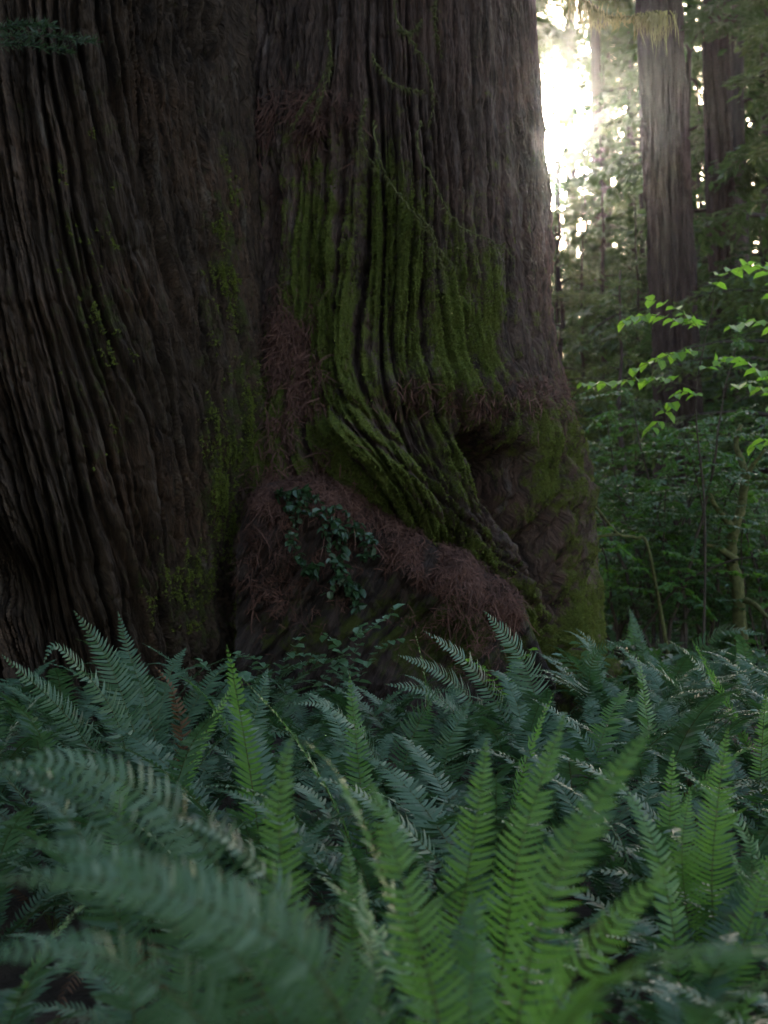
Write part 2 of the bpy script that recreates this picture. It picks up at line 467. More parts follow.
def right_trunk():
    PH, Z = trunk_grid(860, -0.3, 26.0, 580, 5.9)
    cx, cy = 0.02, 10.6
    edge = interp(Z, [0.0, 0.5, 1.0, 1.2, 1.64, 2.15, 2.5, 2.88, 3.25, 4.2, 5.6, 9, 26], [1.56, 1.55, 1.52, 1.52, 1.50, 1.46, 1.39, 1.30, 1.25, 1.18, 1.12, 1.06, 0.8])
    r = (edge - 0.02)
    left = interp(Z, [0, 1.5, 3, 5, 10, 26], [1.55, 1.35, 1.2, 1.12, 1.06, 0.8])
    r = np.where(PH < 0, left + (r - left) * np.exp(-(PH / 1.1) ** 2 * 1.0), r)
    # furrow coordinates, swirling to the right low down
    s = PH * 1.25
    X = cx + r * np.sin(PH)
    low = sstep(3.1, 0.9, Z)
    swirl = 1.0 * low ** 1.2 * np.exp(-((X + 0.05) / 0.62) ** 2)
    u = s - swirl
    v = Z.copy()
    # large flutes follow the furrows
    flute = 0.075 * vnoise(u * 1.7 + 3.3, v * 0.18, 21.0) + 0.045 * vnoise(u * 3.6, v * 0.3, 22.0)
    front = np.clip(np.cos(PH), 0, 1)
    fr = furrows(u, v, 40.0, 8.6)
    amp = 0.23 * (0.75 + 0.5 * vnoise(u * 1.1, v * 0.5, 60)) * (0.55 + 0.45 * sstep(5.5, 3.0, Z) + 0.35 * sstep(3.0, 2.0, Z))
    disp = flute + amp * (fr - 0.6)
    frontw = sstep(0.0, 0.35, np.cos(PH))
    XX, ZZ = X, Z
    wx = 0.05 * fbm(XX * 3, ZZ * 3, 5.0, 3)
    lip = seg_field(XX + wx, ZZ + wx, [pxz(372, 392), pxz(430, 388), pxz(500, 402), pxz(556, 412), pxz(590, 470)], [0.10, 0.13, 0.17, 0.20, 0.2])
    body = seg_field(XX, ZZ, [pxz(560, 440), pxz(575, 560), pxz(585, 640)], [0.22, 0.2, 0.2])
    cav = seg_field(XX + wx, ZZ, [pxz(482, 448), pxz(508, 478), pxz(526, 540), pxz(546, 605), pxz(560, 640)], [0.10, 0.17, 0.17, 0.15, 0.09])
    under = seg_field(XX + wx, ZZ, [pxz(415, 420), pxz(470, 440)], [0.10, 0.13])
    root = seg_field(XX + wx, ZZ, [pxz(350, 440), pxz(425, 505), pxz(490, 570), pxz(560, 655), pxz(600, 720)], [0.15, 0.17, 0.17, 0.15, 0.2])
    col = seg_field(XX + wx, ZZ, [pxz(335, 240), pxz(340, 380), pxz(365, 470)], [0.12, 0.13, 0.13])
    disp = disp + frontw * (0.10 * lip * (0.6 + 0.9 * fbm(u * 2.5, v * 2.5, 91.0, 3)) + 0.06 * body - (0.98 + 0.4 * fbm(XX * 3, ZZ * 3, 94.0, 2)) * cav ** 1.3 - 0.06 * under + 0.20 * root + 0.07 * col)
    wr = seg_field(XX + wx, ZZ, [pxz(345, 430), pxz(425, 495), pxz(500, 570), pxz(560, 655)], [0.24, 0.28, 0.24, 0.20])
    fr2 = furrows(XX * 0.70 + ZZ * 0.72, XX * 0.72 - ZZ * 0.70, 47.0, 8.5, 0.6)
    disp = disp + frontw * (0.11 * wr * (fr2 - 0.55) + 0.16 * sstep(0.2, 0.7, cav) * fbm(XX * 9, ZZ * 2.5, 93.0, 4))
    wb = seg_field(XX, ZZ, [pxz(555, 430), pxz(572, 560), pxz(580, 650)], [0.2, 0.2, 0.2])
    fr3 = furrows(s * 1.0 - 0.10 * np.sin(ZZ * 1.7), ZZ * 0.9, 53.0, 13.0, 0.4)
    disp = disp + frontw * 0.10 * wb * (fr3 - 0.5)
    fr = fr * (1 - 0.8 * wr) + 0.8 * wr * fr2
    # sagging lumps on the swollen base
    lump = fbm(u * 3.0, v * 2.2, 70.0, 4)
    disp += 0.16 * low * lump + 0.09 * low * np.abs(fbm(u * 7.0, v * 3.0, 72.0, 3)) + 0.045 * low * fbm(u * 10, v * 8, 74.0, 3)
    disp += 0.026 * fbm(u * 13, v * 5, 80.0, 4) + 0.010 * fbm(u * 50, v * 12, 83.0, 2)
    rr = r + disp * np.where(np.abs(PH) > 1.0, 0.75, 1.0)
    P = np.stack([cx + rr * np.sin(PH), cy - rr * np.cos(PH), Z], -1)
    px, py = proj(P)

    def blob(x, y, sx, sy, a=0.0):
        dx, dy = px - x, py - y
        if a:
            c_, s_ = math.cos(a), math.sin(a)
            dx, dy = dx * c_ + dy * s_, -dx * s_ + dy * c_
        return np.exp(-(dx / sx) ** 2 - (dy / sy) ** 2)
    ms = np.zeros(px.shape)
    for b in ((322, 330, 30, 130), (345, 440, 30, 70), (412, 300, 22, 80), (452, 330, 20, 75), (488, 325, 11, 50), (372, 480, 40, 45, 0.7),
              (430, 540, 60, 22, 0.8), (500, 590, 70, 16, 0.85), (555, 470, 30, 60, 0.3), (530, 430, 40, 25), (385, 250, 16, 90), (275, 430, 20, 90), (575, 640, 26, 40), (440, 470, 60, 40), (310, 200, 40, 90)):
        k = 0.38 if b in ((555, 470, 30, 60, 0.3), (440, 470, 60, 40), (310, 200, 40, 90), (530, 430, 40, 25)) else 1.0
        ms = np.maximum(ms, k * blob(b[0], b[1], b[2] * 1.3, b[3] * 1.15, *b[4:]))
    ms = np.where(P[..., 1] < cy, ms, 0) * (0.05 + 1.35 * fr) + 0.20 * low * fr + 0.26 * sstep(4.9, 3.6, Z) * fr
    ms -= 0.5 * cav
    uv = np.stack([u - 0.35 * cav, v, np.zeros_like(u)], -1)
    return P, ms, uv, px, py


def left_trunk():
    PH, Z = trunk_grid(860, -0.3, 26.0, 560, 5.6)
    cx, cy = -2.28, 10.05
    edge = interp(Z, [0.0, 0.95, 1.55, 2.1, 2.6, 3.05, 3.6, 4.45, 5.4, 9, 26], [-0.93, -0.96, -0.93, -0.86, -0.83, -0.86, -0.92, -0.97, -1.03, -1.12, -1.4])
    r = edge - cx
    r = r + 0.10 * sstep(1.6, 0.0, Z) * np.cos(PH)
    s = PH * 1.35
    lean = 0.13 * (5.5 - Z) + 0.022 * (5.5 - Z) ** 2
    u = s - lean * sstep(-1.3, -0.1, PH) * (1 - 0.35 * sstep(0.5, 1.3, PH))
    v = Z.copy()
    fr = furrows(u, v, 140.0, 9.5, 0.30)
    flute = 0.085 * vnoise(u * 1.5 + 7.7, v * 0.16, 121.0) + 0.05 * vnoise(u * 3.3, v * 0.25, 122.0)
    amp = 0.28 * (0.8 + 0.5 * vnoise(u * 1.1, v * 0.5, 160))
    disp = flute + amp * (fr - 0.6)
    X = cx + r * np.sin(PH)
    frontw = sstep(0.0, 0.35, np.cos(PH))
    wx = 0.06 * fbm(X * 3, Z * 3, 5.5, 3)
    hollow = seg_field(X + wx, Z, [pxz(-30, 560, 9), pxz(35, 600, 9), pxz(40, 680, 9)], [0.28, 0.26, 0.34])
    low = sstep(2.2, 0.6, Z)
    disp = disp - 0.5 * frontw * hollow + 0.07 * low * fbm(u * 3, v * 2.0, 170.0, 4)
    disp += 0.026 * fbm(u * 13, v * 5, 180.0, 4) + 0.010 * fbm(u * 50, v * 12, 183.0, 2)
    rr = r + disp * np.where(np.abs(PH) > 1.0, 0.75, 1.0)
    P = np.stack([cx + rr * np.sin(PH), cy - rr * np.cos(PH), Z], -1)
    px, py = proj(P)
    ms = 0.62 * np.exp(-((px - 238) / 38) ** 2 - ((py - 480) / 150) ** 2)
    ms = np.maximum(ms, 0.40 * np.exp(-((px - 190) / 60) ** 2 - ((py - 590) / 70) ** 2))
    ms = np.maximum(ms, 0.45 * np.exp(-((px - 225) / 25) ** 2 - ((py - 260) / 140) ** 2))
    ms = np.maximum(ms, 0.35 * np.exp(-((px - 90) / 60) ** 2 - ((py - 300) / 200) ** 2))
    ms = np.where(P[..., 1] < cy, ms, 0) * (0.1 + 1.3 * fr)
    uv = np.stack([u, v, np.zeros_like(u)], -1)
    return P, ms, uv, px, py


tree_r = tag(empty('redwood_tree', (0.02, 10.6, 0.3)),
             'huge mossy redwood with swollen hollow base, the sun peeping past its edge', 'tree')
tree_l = tag(empty('redwood_tree', (-2.28, 10.05, 0.3)),
             'huge grey-brown redwood with slanting furrows, filling the shady left side', 'tree')


def child(name, me, parent):
    o = link(name, me, parent)
    o.matrix_parent_inverse = Matrix.Translation(-parent.location)
    return o


def cbuild(mb, name, mats, parent, smooth=False):
    return child(name, mb.mesh(name, mats, smooth), parent)


PR, msR, uvR, pxR, pyR = right_trunk()
child('trunk', grid_mesh('trunk', PR, M['bark_right'], {'moss': msR}, uvR), tree_r)
PL, msL, uvL, pxL, pyL = left_trunk()
child('trunk', grid_mesh('trunk', PL, M['bark_left'], {'moss': msL}, uvL), tree_l)


def moss_tufts(name, P, ms, count, parent, seed):
    r_ = np.random.default_rng(seed)
    N = normals(P)
    px, py = proj(P)
    wgt = sstep(0.30, 0.75, ms + 0.35 * fbm(P[..., 0] * 9, P[..., 2] * 9, 3.0, 3)) * (P[..., 2] < 6.2)
    idx = np.flatnonzero(wgt.reshape(-1) > r_.random(wgt.size))
    k = r_.choice(idx, count)
    n = N.reshape(-1, 3)[k]
    b = P.reshape(-1, 3)[k] + r_.normal(0, 0.004, (count, 3)) - n * 0.003
    d = n * 0.8 + r_.normal(0, 0.55, (count, 3)) + np.array([0, 0, -0.35])
    d /= np.linalg.norm(d, axis=1, keepdims=True)
    L = r_.uniform(0.008, 0.026, count)[:, None]
    s_ = np.cross(d, r_.normal(0, 1, (count, 3)))
    s_ /= np.linalg.norm(s_, axis=1, keepdims=True) + 1e-6
    wv = s_ * r_.uniform(0.002, 0.0045, count)[:, None]
    mb = MB()
    mb.quads(np.stack([b - wv, b + wv, b + d * L * 0.6 + wv * 0.8, b + d * L], 1))
    return cbuild(mb, name, M['moss_tuft'], parent)


def normals(P):
    a = np.gradient(P, axis=1)
    b = np.gradient(P, axis=0)
    n = np.cross(a, b)
    n /= np.linalg.norm(n, axis=-1, keepdims=True) + 1e-9
    n[n[..., 1] > 0] *= -1
    return n


moss_tufts('moss', PR, msR, 70000, tree_r, 1)
moss_tufts('moss', PL, msL, 30000, tree_l, 2)


# root mass between the two trunks, with its brown needle blanket
def root_mass():
    xs = np.linspace(0, 1, 330)
    ts = np.linspace(0, 1, 200)
    S, T = np.meshgrid(xs, ts)
    pxs = 236 + S * (548 - 236)
    top_py = interp(pxs, [236, 262, 300, 340, 380, 430, 480, 510, 530, 548], [520, 490, 481, 489, 513, 543, 566, 592, 628, 680])
    Yb = 9.55 - 0.25 * S
    X = (pxs - 384) / FPX * 9.2
    ztop = CAM_H + (590 - top_py) / FPX * 9.2
    zg = 0.1
    # profile: back ledge -> lip -> overhanging front -> foot
    tt = [0, 0.12, 0.22, 0.32, 0.5, 0.75, 1.0]
    yo = interp(T, tt, [0.25, -0.05, -0.30, -0.42, -0.40, -0.50, -0.78])
    zf = interp(T, tt, [1.06, 1.02, 0.98, 0.88, 0.66, 0.33, 0.0])
    Z = zg + (ztop - zg) * zf
    Y = Yb + yo - 0.1 * np.sin(S * math.pi)
    n = fbm(X * 2.6, Z * 2.2, 300.0, 4)
    n2 = furrows(X * 1.0 - Z * 0.9, Z * 1.6, 310.0, 6.0, 1.2)
    Y = Y - 0.20 * n - 0.07 * (n2 - 0.5) - 0.02 * fbm(X * 22, Z * 16, 320.0, 3)
    X = X + 0.05 * fbm(X * 4, Z * 4, 330.0, 3)
    Z = Z + 0.05 * fbm(X * 5, Y * 5, 340.0, 3)
    P = np.stack([X, Y, Z], -1)
    px, py = proj(P)
    ms = 1.2 * np.exp(-((px - 440) / 80) ** 2 - ((py - 640) / 45) ** 2) + 0.5 * np.exp(-((px - 290) / 60) ** 2 - ((py - 640) / 40) ** 2) + 0.8 * np.exp(-((px - 515) / 25) ** 2 - ((py - 620) / 40) ** 2)
    ms = ms * (0.4 + 0.7 * n2)
    return P, ms, np.stack([X - Z * 0.5, Z, np.zeros_like(X)], -1), px, py


PM, msM, uvM, pxM, pyM = root_mass()
child('root_mass', grid_mesh('root_mass', PM, M['bark_root'], {'moss': msM}, uvM), tree_r)


def normals(P):
    a = np.gradient(P, axis=1)
    b = np.gradient(P, axis=0)
    n = np.cross(a, b)
    n /= np.linalg.norm(n, axis=-1, keepdims=True) + 1e-9
    n[n[..., 1] > 0] *= -1
    return n


def strands(mb, P, mask, count, length=(0.08, 0.26), hang=0.6, width=0.0032, lift=0.03):
    N = normals(P)
    idx = np.flatnonzero(mask.reshape(-1) > rng.random(mask.size))
    if len(idx) == 0:
        return
    pick = rng.choice(idx, count)
    base = P.reshape(-1, 3)[pick] + rng.normal(0, 0.012, (count, 3))
    nn = N.reshape(-1, 3)[pick]
    down = np.array([0, 0, -1.0])
    dt_ = down - nn * (nn @ down)[:, None]
    dt_ /= np.linalg.norm(dt_, axis=1, keepdims=True) + 1e-6
    side = np.cross(nn, dt_)
    ang = rng.normal(0, 1.0 - 0.55 * hang, count) + (rng.random(count) < (1 - hang) * 0.5) * rng.uniform(-3, 3, count)
    d = dt_ * np.cos(ang)[:, None] + side * np.sin(ang)[:, None]
    L = rng.uniform(*length, count)
    nseg = 4
    off = rng.random(count)[:, None] * lift
    pts = [base + nn * off]
    cur = d
    bend = rng.normal(0, 0.22, (count, 1))
    for k in range(nseg):
        cur = cur + side * bend + np.array([0, 0, -0.16 * (0.4 + hang)]) + nn * rng.normal(0.0, 0.16, (count, 1))
        cur = cur / np.linalg.norm(cur, axis=1, keepdims=True)
        pts.append(pts[-1] + cur * (L / nseg)[:, None])
    W = np.cross(cur, nn)
    W /= np.linalg.norm(W, axis=1, keepdims=True) + 1e-6
    W = W * (width * rng.uniform(0.6, 1.7, count))[:, None]
    taper = [0.7, 1, 1, 0.8, 0.3]
    V = np.stack([p + s * W * taper[i] for i, p in enumerate(pts) for s in (-1, 1)], 1)   # N, 10, 3
    n0 = mb.n
    mb.v.append(V.reshape(-1, 3))
    b = (np.arange(count) * 2 * (nseg + 1))[:, None] + n0
    for k in range(nseg):
        F = np.concatenate([b + 2 * k, b + 2 * k + 1, b + 2 * k + 3, b + 2 * k + 2], 1)
        mb.f.extend(map(tuple, F.tolist()))
        mb.m.extend([0] * count)
    mb.n += V.shape[0] * V.shape[1]


def G(px, py, x, y, sx, sy):
    return np.exp(-((px - x) / sx) ** 2 - ((py - y) / sy) ** 2)


fR = (PR[..., 1] < 10.6)
mb = MB()
top_line = interp(pxM, [236, 262, 300, 340, 380, 430, 480, 510, 548], [520, 490, 481, 489, 513, 543, 566, 592, 680])
cl = sstep(-0.28, 0.12, fbm(pxM * 0.035, pyM * 0.05, 15.0, 3))
mm = cl * np.exp(-((pyM - top_line - 14) / 23) ** 2) * (pxM > 250) * (pxM < 520)
mm = mm + 0.10 * cl * np.exp(-((pyM - top_line - 60) / 45) ** 2) * (pxM > 250) * (pxM < 500)
mm = mm + 0.3 * cl * G(pxM, pyM, 270, 585, 24, 34)
strands(mb, PM, np.clip(mm, 0, 1), 30000, (0.02, 0.085), 0.12, 0.0018)
strands(mb, PM, np.clip(mm, 0, 1), 600, (0.10, 0.3), 0.95, 0.0020, 0.05)
tag(mb.build('needle_litter', M['litter']), 'reddish-brown dead needles heaped on the root ledge between the redwoods', 'needle litter', kind='stuff')
mb = MB()
mk = (G(pxR, pyR, 290, 345, 22, 32) + 0.55 * G(pxR, pyR, 298, 410, 24, 50) + 0.5 * G(pxR, pyR, 290, 480, 40, 16)) * fR * (fbm(pxR * .05, pyR * .03, 5.0, 3) > -0.1)
strands(mb, PR, np.clip(mk, 0, 1), 7500, (0.03, 0.17), 0.6, 0.0021, 0.05)
tag(mb.build('needle_litter', M['litter']), 'shaggy curtain of brown needles in the cleft between the two redwoods', 'needle litter', kind='stuff')
mb = MB()
mk = (G(pxR, pyR, 314, 122, 26, 24) + 0.35 * G(pxR, pyR, 268, 150, 16, 35)) * fR * sstep(-0.15, 0.2, fbm(pxR * 0.06, pyR * 0.05, 18.0, 3))
strands(mb, PR, np.clip(mk, 0, 1), 2200, (0.04, 0.2), 0.7, 0.0021, 0.05)
tag(mb.build('needle_litter', M['litter']), 'small tangle of brown needles caught high on the mossy redwood bark', 'needle litter', kind='stuff')
mb = MB()
mk = (G(pxR, pyR, 415, 392, 22, 12) + G(pxR, pyR, 485, 405, 26, 14) + G(pxR, pyR, 540, 395, 30, 16) + 0.5 * G(pxR, pyR, 450, 400, 60, 10)) * fR
strands(mb, PR, np.clip(mk, 0, 1), 2600, (0.03, 0.12), 0.45, 0.0022, 0.03)
tag(mb.build('needle_litter', M['litter']), 'brown needles lying along the bulging lip above the hollow', 'needle litter', kind='stuff')


# mossy dead twigs on the right trunk
def smooth_path(pts, n):
    pts = np.array([tuple(p) for p in pts], float)
    t = np.linspace(0, 1, len(pts))
    tt = np.linspace(0, 1, n)
    return np.stack([interp(tt, t, pts[:, i]) for i in range(3)], 1)


def moss_twig(pxs, Y, r0, r1, parent, fuzz=240, name='mossy_twig'):
    mb = MB()
    path = smooth_path([at(x, y, Y + dy) for x, y, dy in pxs], 46)
    path += 0.006 * rng.normal(0, 1, path.shape)
    rad = np.linspace(r0, r1, 46) * (1 + 0.35 * vnoise(np.arange(46) * 0.22, r0 * 900, 2.0))
    rad *= 0.62
    mb.tube(path, rad, 6, 0, 0.5)
    k = rng.integers(0, 46, fuzz)
    b = path[k] + rng.normal(0, 1, (fuzz, 3)) * rad[k][:, None] * 0.8
    d = rng.normal(0, 1, (fuzz, 3)) * 0.5 + np.array([0, 0, -0.8])
    d /= np.linalg.norm(d, axis=1, keepdims=True)
    L = rng.uniform(0.01, 0.06, fuzz)[:, None]
    wv = rng.normal(0, 1, (fuzz, 3)) * 0.0022
    mb.quads(np.stack([b - wv, b + wv, b + d * L], 1))
    return cbuild(mb, name, M['moss'], parent)


YT = 9.15
for tw in ([(388, -30, 0), (398, 22, 0), (415, 45, 0), (428, 70, .02), (433, 98, .03), (430, 125, .08)],
           [(436, -30, 0), (435, 20, .02), (441, 55, .06)],
           [(372, 55, .1), (386, 78, 0), (405, 88, 0), (424, 91, .05)],
           [(398, 30, .05), (412, 32, 0), (422, 20, .02)],
           [(420, 120, .05), (418, 150, 0), (432, 178, 0), (445, 205, .02), (462, 228, .05), (490, 240, .08), (515, 256, .15)],
           [(374, 120, .1), (378, 155, 0), (395, 190, 0), (418, 218, 0), (436, 245, .05), (456, 268, .1)],
           [(366, 100, .1), (360, 135, .05), (375, 170, 0)],
           [(330, 62, .25), (316, 90, .2), (300, 110, .2), (292, 130, .25)],
           [(327, 30, .3), (331, 62, .2), (322, 96, .15), (312, 120, .2)],
           [(418, 215, .03), (432, 232, .0), (441, 262, .06), (446, 290, .15)]):
    moss_twig(tw, YT, 0.011, 0.005, tree_r)

# lichen-hung limb reaching right from the trunk, above the sun
limb = moss_twig([(528, -95, .6), (545, -60, 0), (566, -22, -.1), (590, 6, -.2), (618, 18, -.2), (645, 14, -.2), (660, 11, -.2)], 9.9, 0.026, 0.008, tree_r, 200, 'mossy_branch')
mb = MB()
hang = [(x, y, l) for x, y, l in [(568, -16, 30), (576, -6, 34), (584, 2, 30), (592, 6, 36), (600, 10, 24), (608, 14, 20), (616, 17, 14), (646, 14, 34), (652, 13, 26), (658, 12, 44), (661, 12, 30), (640, 16, 12), (628, 17, 8)]]
for x, y, l in hang:
    for k in range(34):
        p = at(x + rnd.gauss(0, 8), y + rnd.uniform(-2, 3), 9.7 + rnd.gauss(0, .03))
        L = l * rnd.uniform(0.3, 1.1) / FPX * 9.7
        wv = rnd.uniform(0.002, 0.005)
        a = rnd.uniform(0, math.pi)
        W = Vector((math.cos(a), math.sin(a), 0)) * wv
        q = p + Vector((rnd.gauss(0, .015), rnd.gauss(0, .015), -L * 0.5))
        e = p + Vector((rnd.gauss(0, .03), rnd.gauss(0, .02), -L))
        mb.add([p - W, p + W, q + W, q - W, e], [(0, 1, 2, 3), (3, 2, 4)])
cbuild(mb, 'hanging_moss', M['lichen'], tree_r).parent = limb
for o in limb.children:
    o.matrix_parent_inverse = Matrix.Identity(4)

# thin needle sprig on the left trunk
mb = MB()
for (x0, y0, x1, y1) in ((-10, 36, 95, 42), (-10, 44, 70, 52), (-10, 30, 50, 26)):
    path = smooth_path([at(x0, y0, 8.3), at((x0 + x1) / 2, (y0 + y1) / 2 - 4, 8.3), at(x1, y1, 8.4)], 24)
    mb.tube(path, 0.003, 4, 1)
    for k in range(2, 24):
        for q in range(9):
            p = path[k] + rng.normal(0, 0.006, 3)
            d = np.array([rng.normal(0.4, .5), rng.normal(-0.3, .7), rng.normal(0, .35)])
            d /= np.linalg.norm(d)
            wv = np.array([0, 0, 0.0035])
            mb.add([p - wv, p + d * 0.03 - wv * 1.2, p + d * 0.065, p + d * 0.03 + wv * 1.2], [(0, 1, 2, 3)])
cbuild(mb, 'needle_sprig', [M['needles'], M['twig']], tree_l)


# ------------------------------------------------------------------ sword ferns
def frond_geometry(curve, side_hint, L, width, pairs, mats, name, seed, stipe=0.14, raggedness=0.1, cup=0.25):
    """curve: (n,3) points along the rachis"""
    r_ = np.random.default_rng(seed)
    mb = MB()
    n = len(curve)
    seg = np.linalg.norm(np.diff(curve, axis=0), axis=1)
    cum = np.concatenate([[0], np.cumsum(seg)])
    total = cum[-1]

    def along(t):
        d = t * total
        return np.stack([np.interp(d, cum, curve[:, i]) for i in range(3)], -1)
    ts = np.linspace(0, 1, 26)
    mb.tube(along(ts), np.linspace(0.0036, 0.0008, 26) * (L / 1.0) ** 0.3, 4, 1)
    T_all = stipe + (1 - stipe) * (np.linspace(0, 1, pairs) ** 0.93)
    eps = 0.008
    step = total * (1 - stipe) / pairs
    for t in T_all:
        c = along(np.array(min(t, 0.997)))
        tg = along(np.array(min(t + eps, 1.0))) - along(np.array(max(t - eps, 0.0)))
        tg /= np.linalg.norm(tg) + 1e-9
        S = np.cross(tg, side_hint); S /= np.linalg.norm(S) + 1e-9
        N = np.cross(S, tg)
        q = (t - stipe) / (1 - stipe)
        prof = min(1.0, 0.62 + 1.6 * q) * (1 - max(0, (q - 0.42) / 0.58) ** 1.7) + 0.02
        for sd in (-1, 1):
            if r_.random() < raggedness * 0.25:
                continue
            l = width * prof * r_.uniform(0.84, 1.08) * (0.55 if r_.random() < 0.03 else 1)
            fw = 0.22 + 0.30 * q + r_.normal(0, 0.05)
            d = S * sd + tg * fw + N * (cup * 0.5 + r_.normal(0, 0.07))
            d /= np.linalg.norm(d)
            wd = tg - d * (tg @ d); wd /= np.linalg.norm(wd) + 1e-9
            tw = r_.normal(0.28, 0.26)
            wd = wd * math.cos(tw) + np.cross(d, wd) * math.sin(tw) * sd
            hw = step * 0.41 * (0.8 + 0.2 * prof) * r_.uniform(0.85, 1.1)
            dr = -N * l * r_.uniform(0.05, 0.22)
            cv = tg * l * 0.10
            b = c
            p1 = c + d * l * 0.30
            p2 = c + d * l * 0.68 + dr * 0.45 + cv * 0.4
            p3 = c + d * l + dr + cv
            mb.add([b - wd * hw * 0.7, b + wd * hw * 1.15, p1 + wd * hw * 0.95, p1 - wd * hw * 0.85,
                    p2 + wd * hw * 0.75, p2 - wd * hw * 0.55, p3],
                   [(0, 1, 2, 3), (3, 2, 4, 5), (5, 4, 6)], 0)
    return mb.mesh(name, mats)


def generic_curve(L, lift, arch, seed, n=60):
    """out along +x, starting at angle lift above the horizontal, arching over by `arch` radians"""
    r_ = np.random.default_rng(seed)
    t = np.linspace(0, 1, n)
    ang = lift - arch * (0.25 * t + 0.75 * t ** 2.2) + 0.05 * np.sin(t * 6 + r_.uniform(0, 6))
    lat = 0.10 * r_.normal() * t ** 2
    dx, dz = np.cos(ang), np.sin(ang)
    P = np.stack([np.cumsum(dx), np.cumsum(dx * lat), np.cumsum(dz)], -1) * L / n
    return P - P[0]


FR = {'fern': [], 'fern_new': [], 'fern_dead': []}
for i in range(20):
    r_ = np.random.default_rng(500 + i)
    lift, arch = R(r_.uniform(58, 82)), R(r_.uniform(45, 150))
    cv = generic_curve(1.0, lift, arch, 500 + i)
    FR['fern'].append(frond_geometry(cv, np.array([0.0, 0, 0]) + np.array([-math.sin(0.4), 0, math.cos(0.4)]), 1.0, r_.uniform(0.072, 0.092), 46, [M['fern'], M['rachis']], 'frond', 900 + i))
for i in range(7):
    r_ = np.random.default_rng(600 + i)
    cv = generic_curve(1.0, R(r_.uniform(74, 88)), R(r_.uniform(15, 70)), 600 + i)
    FR['fern_new'].append(frond_geometry(cv, np.array([-math.sin(0.9), 0, math.cos(0.9)]), 1.0, r_.uniform(0.07, 0.088), 46, [M['fern_new'], M['rachis']], 'frond', 950 + i))
for i in range(3):
    cv = generic_curve(0.8, R(60 + 8 * i), R(95 + 30 * i), 650 + i)
    FR['fern_dead'].append(frond_geometry(cv, np.array([-0.4, 0, 0.9]), 0.8, 0.05, 34, [M['fern_dead'], M['rachis_brown']], 'dead_frond', 970 + i, raggedness=1.2, cup=-0.9))


def add_frond(plant, kind, az, scale, tilt=0.0):
    me = rnd.choice(FR[kind])
    o = link('dead_frond' if kind == 'fern_dead' else 'frond', me, plant)
    o.rotation_euler = (rnd.gauss(0, 0.10), tilt, az)
    o.scale = (scale, scale * rnd.uniform(0.9, 1.1), scale)
    if kind == 'fern_dead':
        o['label'] = 'brown withered frond'
    elif kind == 'fern_new':
        o['label'] = 'fresh bright green frond'
    return o


FERNS = []      # (empty, x, y, note)


def fern(x, y, n, scale, new=0.15, dead=0.5, note=''):
    e = empty('sword_fern', (x, y, float(ground_z(x, y)) - 0.02))
    a0 = rnd.uniform(0, 6.28)
    for k in range(n):
        az = a0 + k * 2 * math.pi / n + rnd.gauss(0, 0.18)
        kind = 'fern_new' if rnd.random() < new else 'fern'
        add_frond(e, kind, az, scale * rnd.uniform(0.78, 1.12), rnd.gauss(0, 0.10))
    has_dead = rnd.random() < dead
    if has_dead:
        for q in range(rnd.choice((1, 2, 2))):
            add_frond(e, 'fern_dead', rnd.uniform(0, 6.28), scale * rnd.uniform(0.8, 1.05), rnd.uniform(-0.1, 0.5))
    FERNS.append((e, x, y, new, has_dead, note))
    return e


def hero_frond(plant, pts, kind='fern', width=0.085, hint=(0, -0.55, 0.85), pairs=52, seed=1):
    """pts: pixel,pixel,distance from foot to tip; the foot is the plant's own base"""
    base = Vector(plant.location) + Vector((rnd.gauss(0, .03), rnd.gauss(0, .03), 0.0))
    P = [base] + [at(*p) for p in pts]
    d = np.array([0] + [(P[i + 1] - P[i]).length for i in range(len(P) - 1)]).cumsum()
    tt = np.linspace(0, d[-1], 70)
    A = np.array([tuple(p) for p in P])
    cv = np.stack([interp(tt, d, A[:, i]) for i in range(3)], 1)
    mats = [M[kind], M['rachis_brown'] if kind == 'fern_dead' else M['rachis']]
    vis = 0.18
    me = frond_geometry(cv - np.array(plant.location), np.array(hint, float), d[-1], width, pairs, mats, 'frond', seed,
                        stipe=vis, raggedness=1.2 if kind == 'fern_dead' else 0.12, cup=-0.7 if kind == 'fern_dead' else 0.2)
    o = link('dead_frond' if kind == 'fern_dead' else 'frond', me, plant)
    if kind == 'fern_dead': o['label'] = 'brown withered frond'
    elif kind == 'fern_new': o['label'] = 'fresh bright green frond'
    return o


def hero(x_px, Y, label, fronds, extra=0, escale=1.0):
    x = (x_px - 384) / FPX * Y
    e = tag(empty('sword_fern', (x, Y, float(ground_z(x, Y)) - 0.02)), label, 'fern', 'sword ferns carpeting the forest floor')
    for i, f in enumerate(fronds):
        hero_frond(e, *f[:1], **(f[1] if len(f) > 1 else {}), seed=int(x_px * 7 + i))
    a0 = rnd.uniform(0, 6)
    for k in range(extra):
        add_frond(e, 'fern', a0 + k * 6.28 / extra + rnd.gauss(0, .2), escale * rnd.uniform(0.75, 1.0), 0.1)
    return e


NEW = dict(kind='fern_new')
CAMF = (0, -0.95, 0.3)


def new(hint=CAMF, w=0.085, pairs=54): return dict(kind='fern_new', hint=hint, width=w, pairs=pairs)
def old(hint=(0, -0.55, 0.85), w=0.085, pairs=54): return dict(kind='fern', hint=hint, width=w, pairs=pairs)


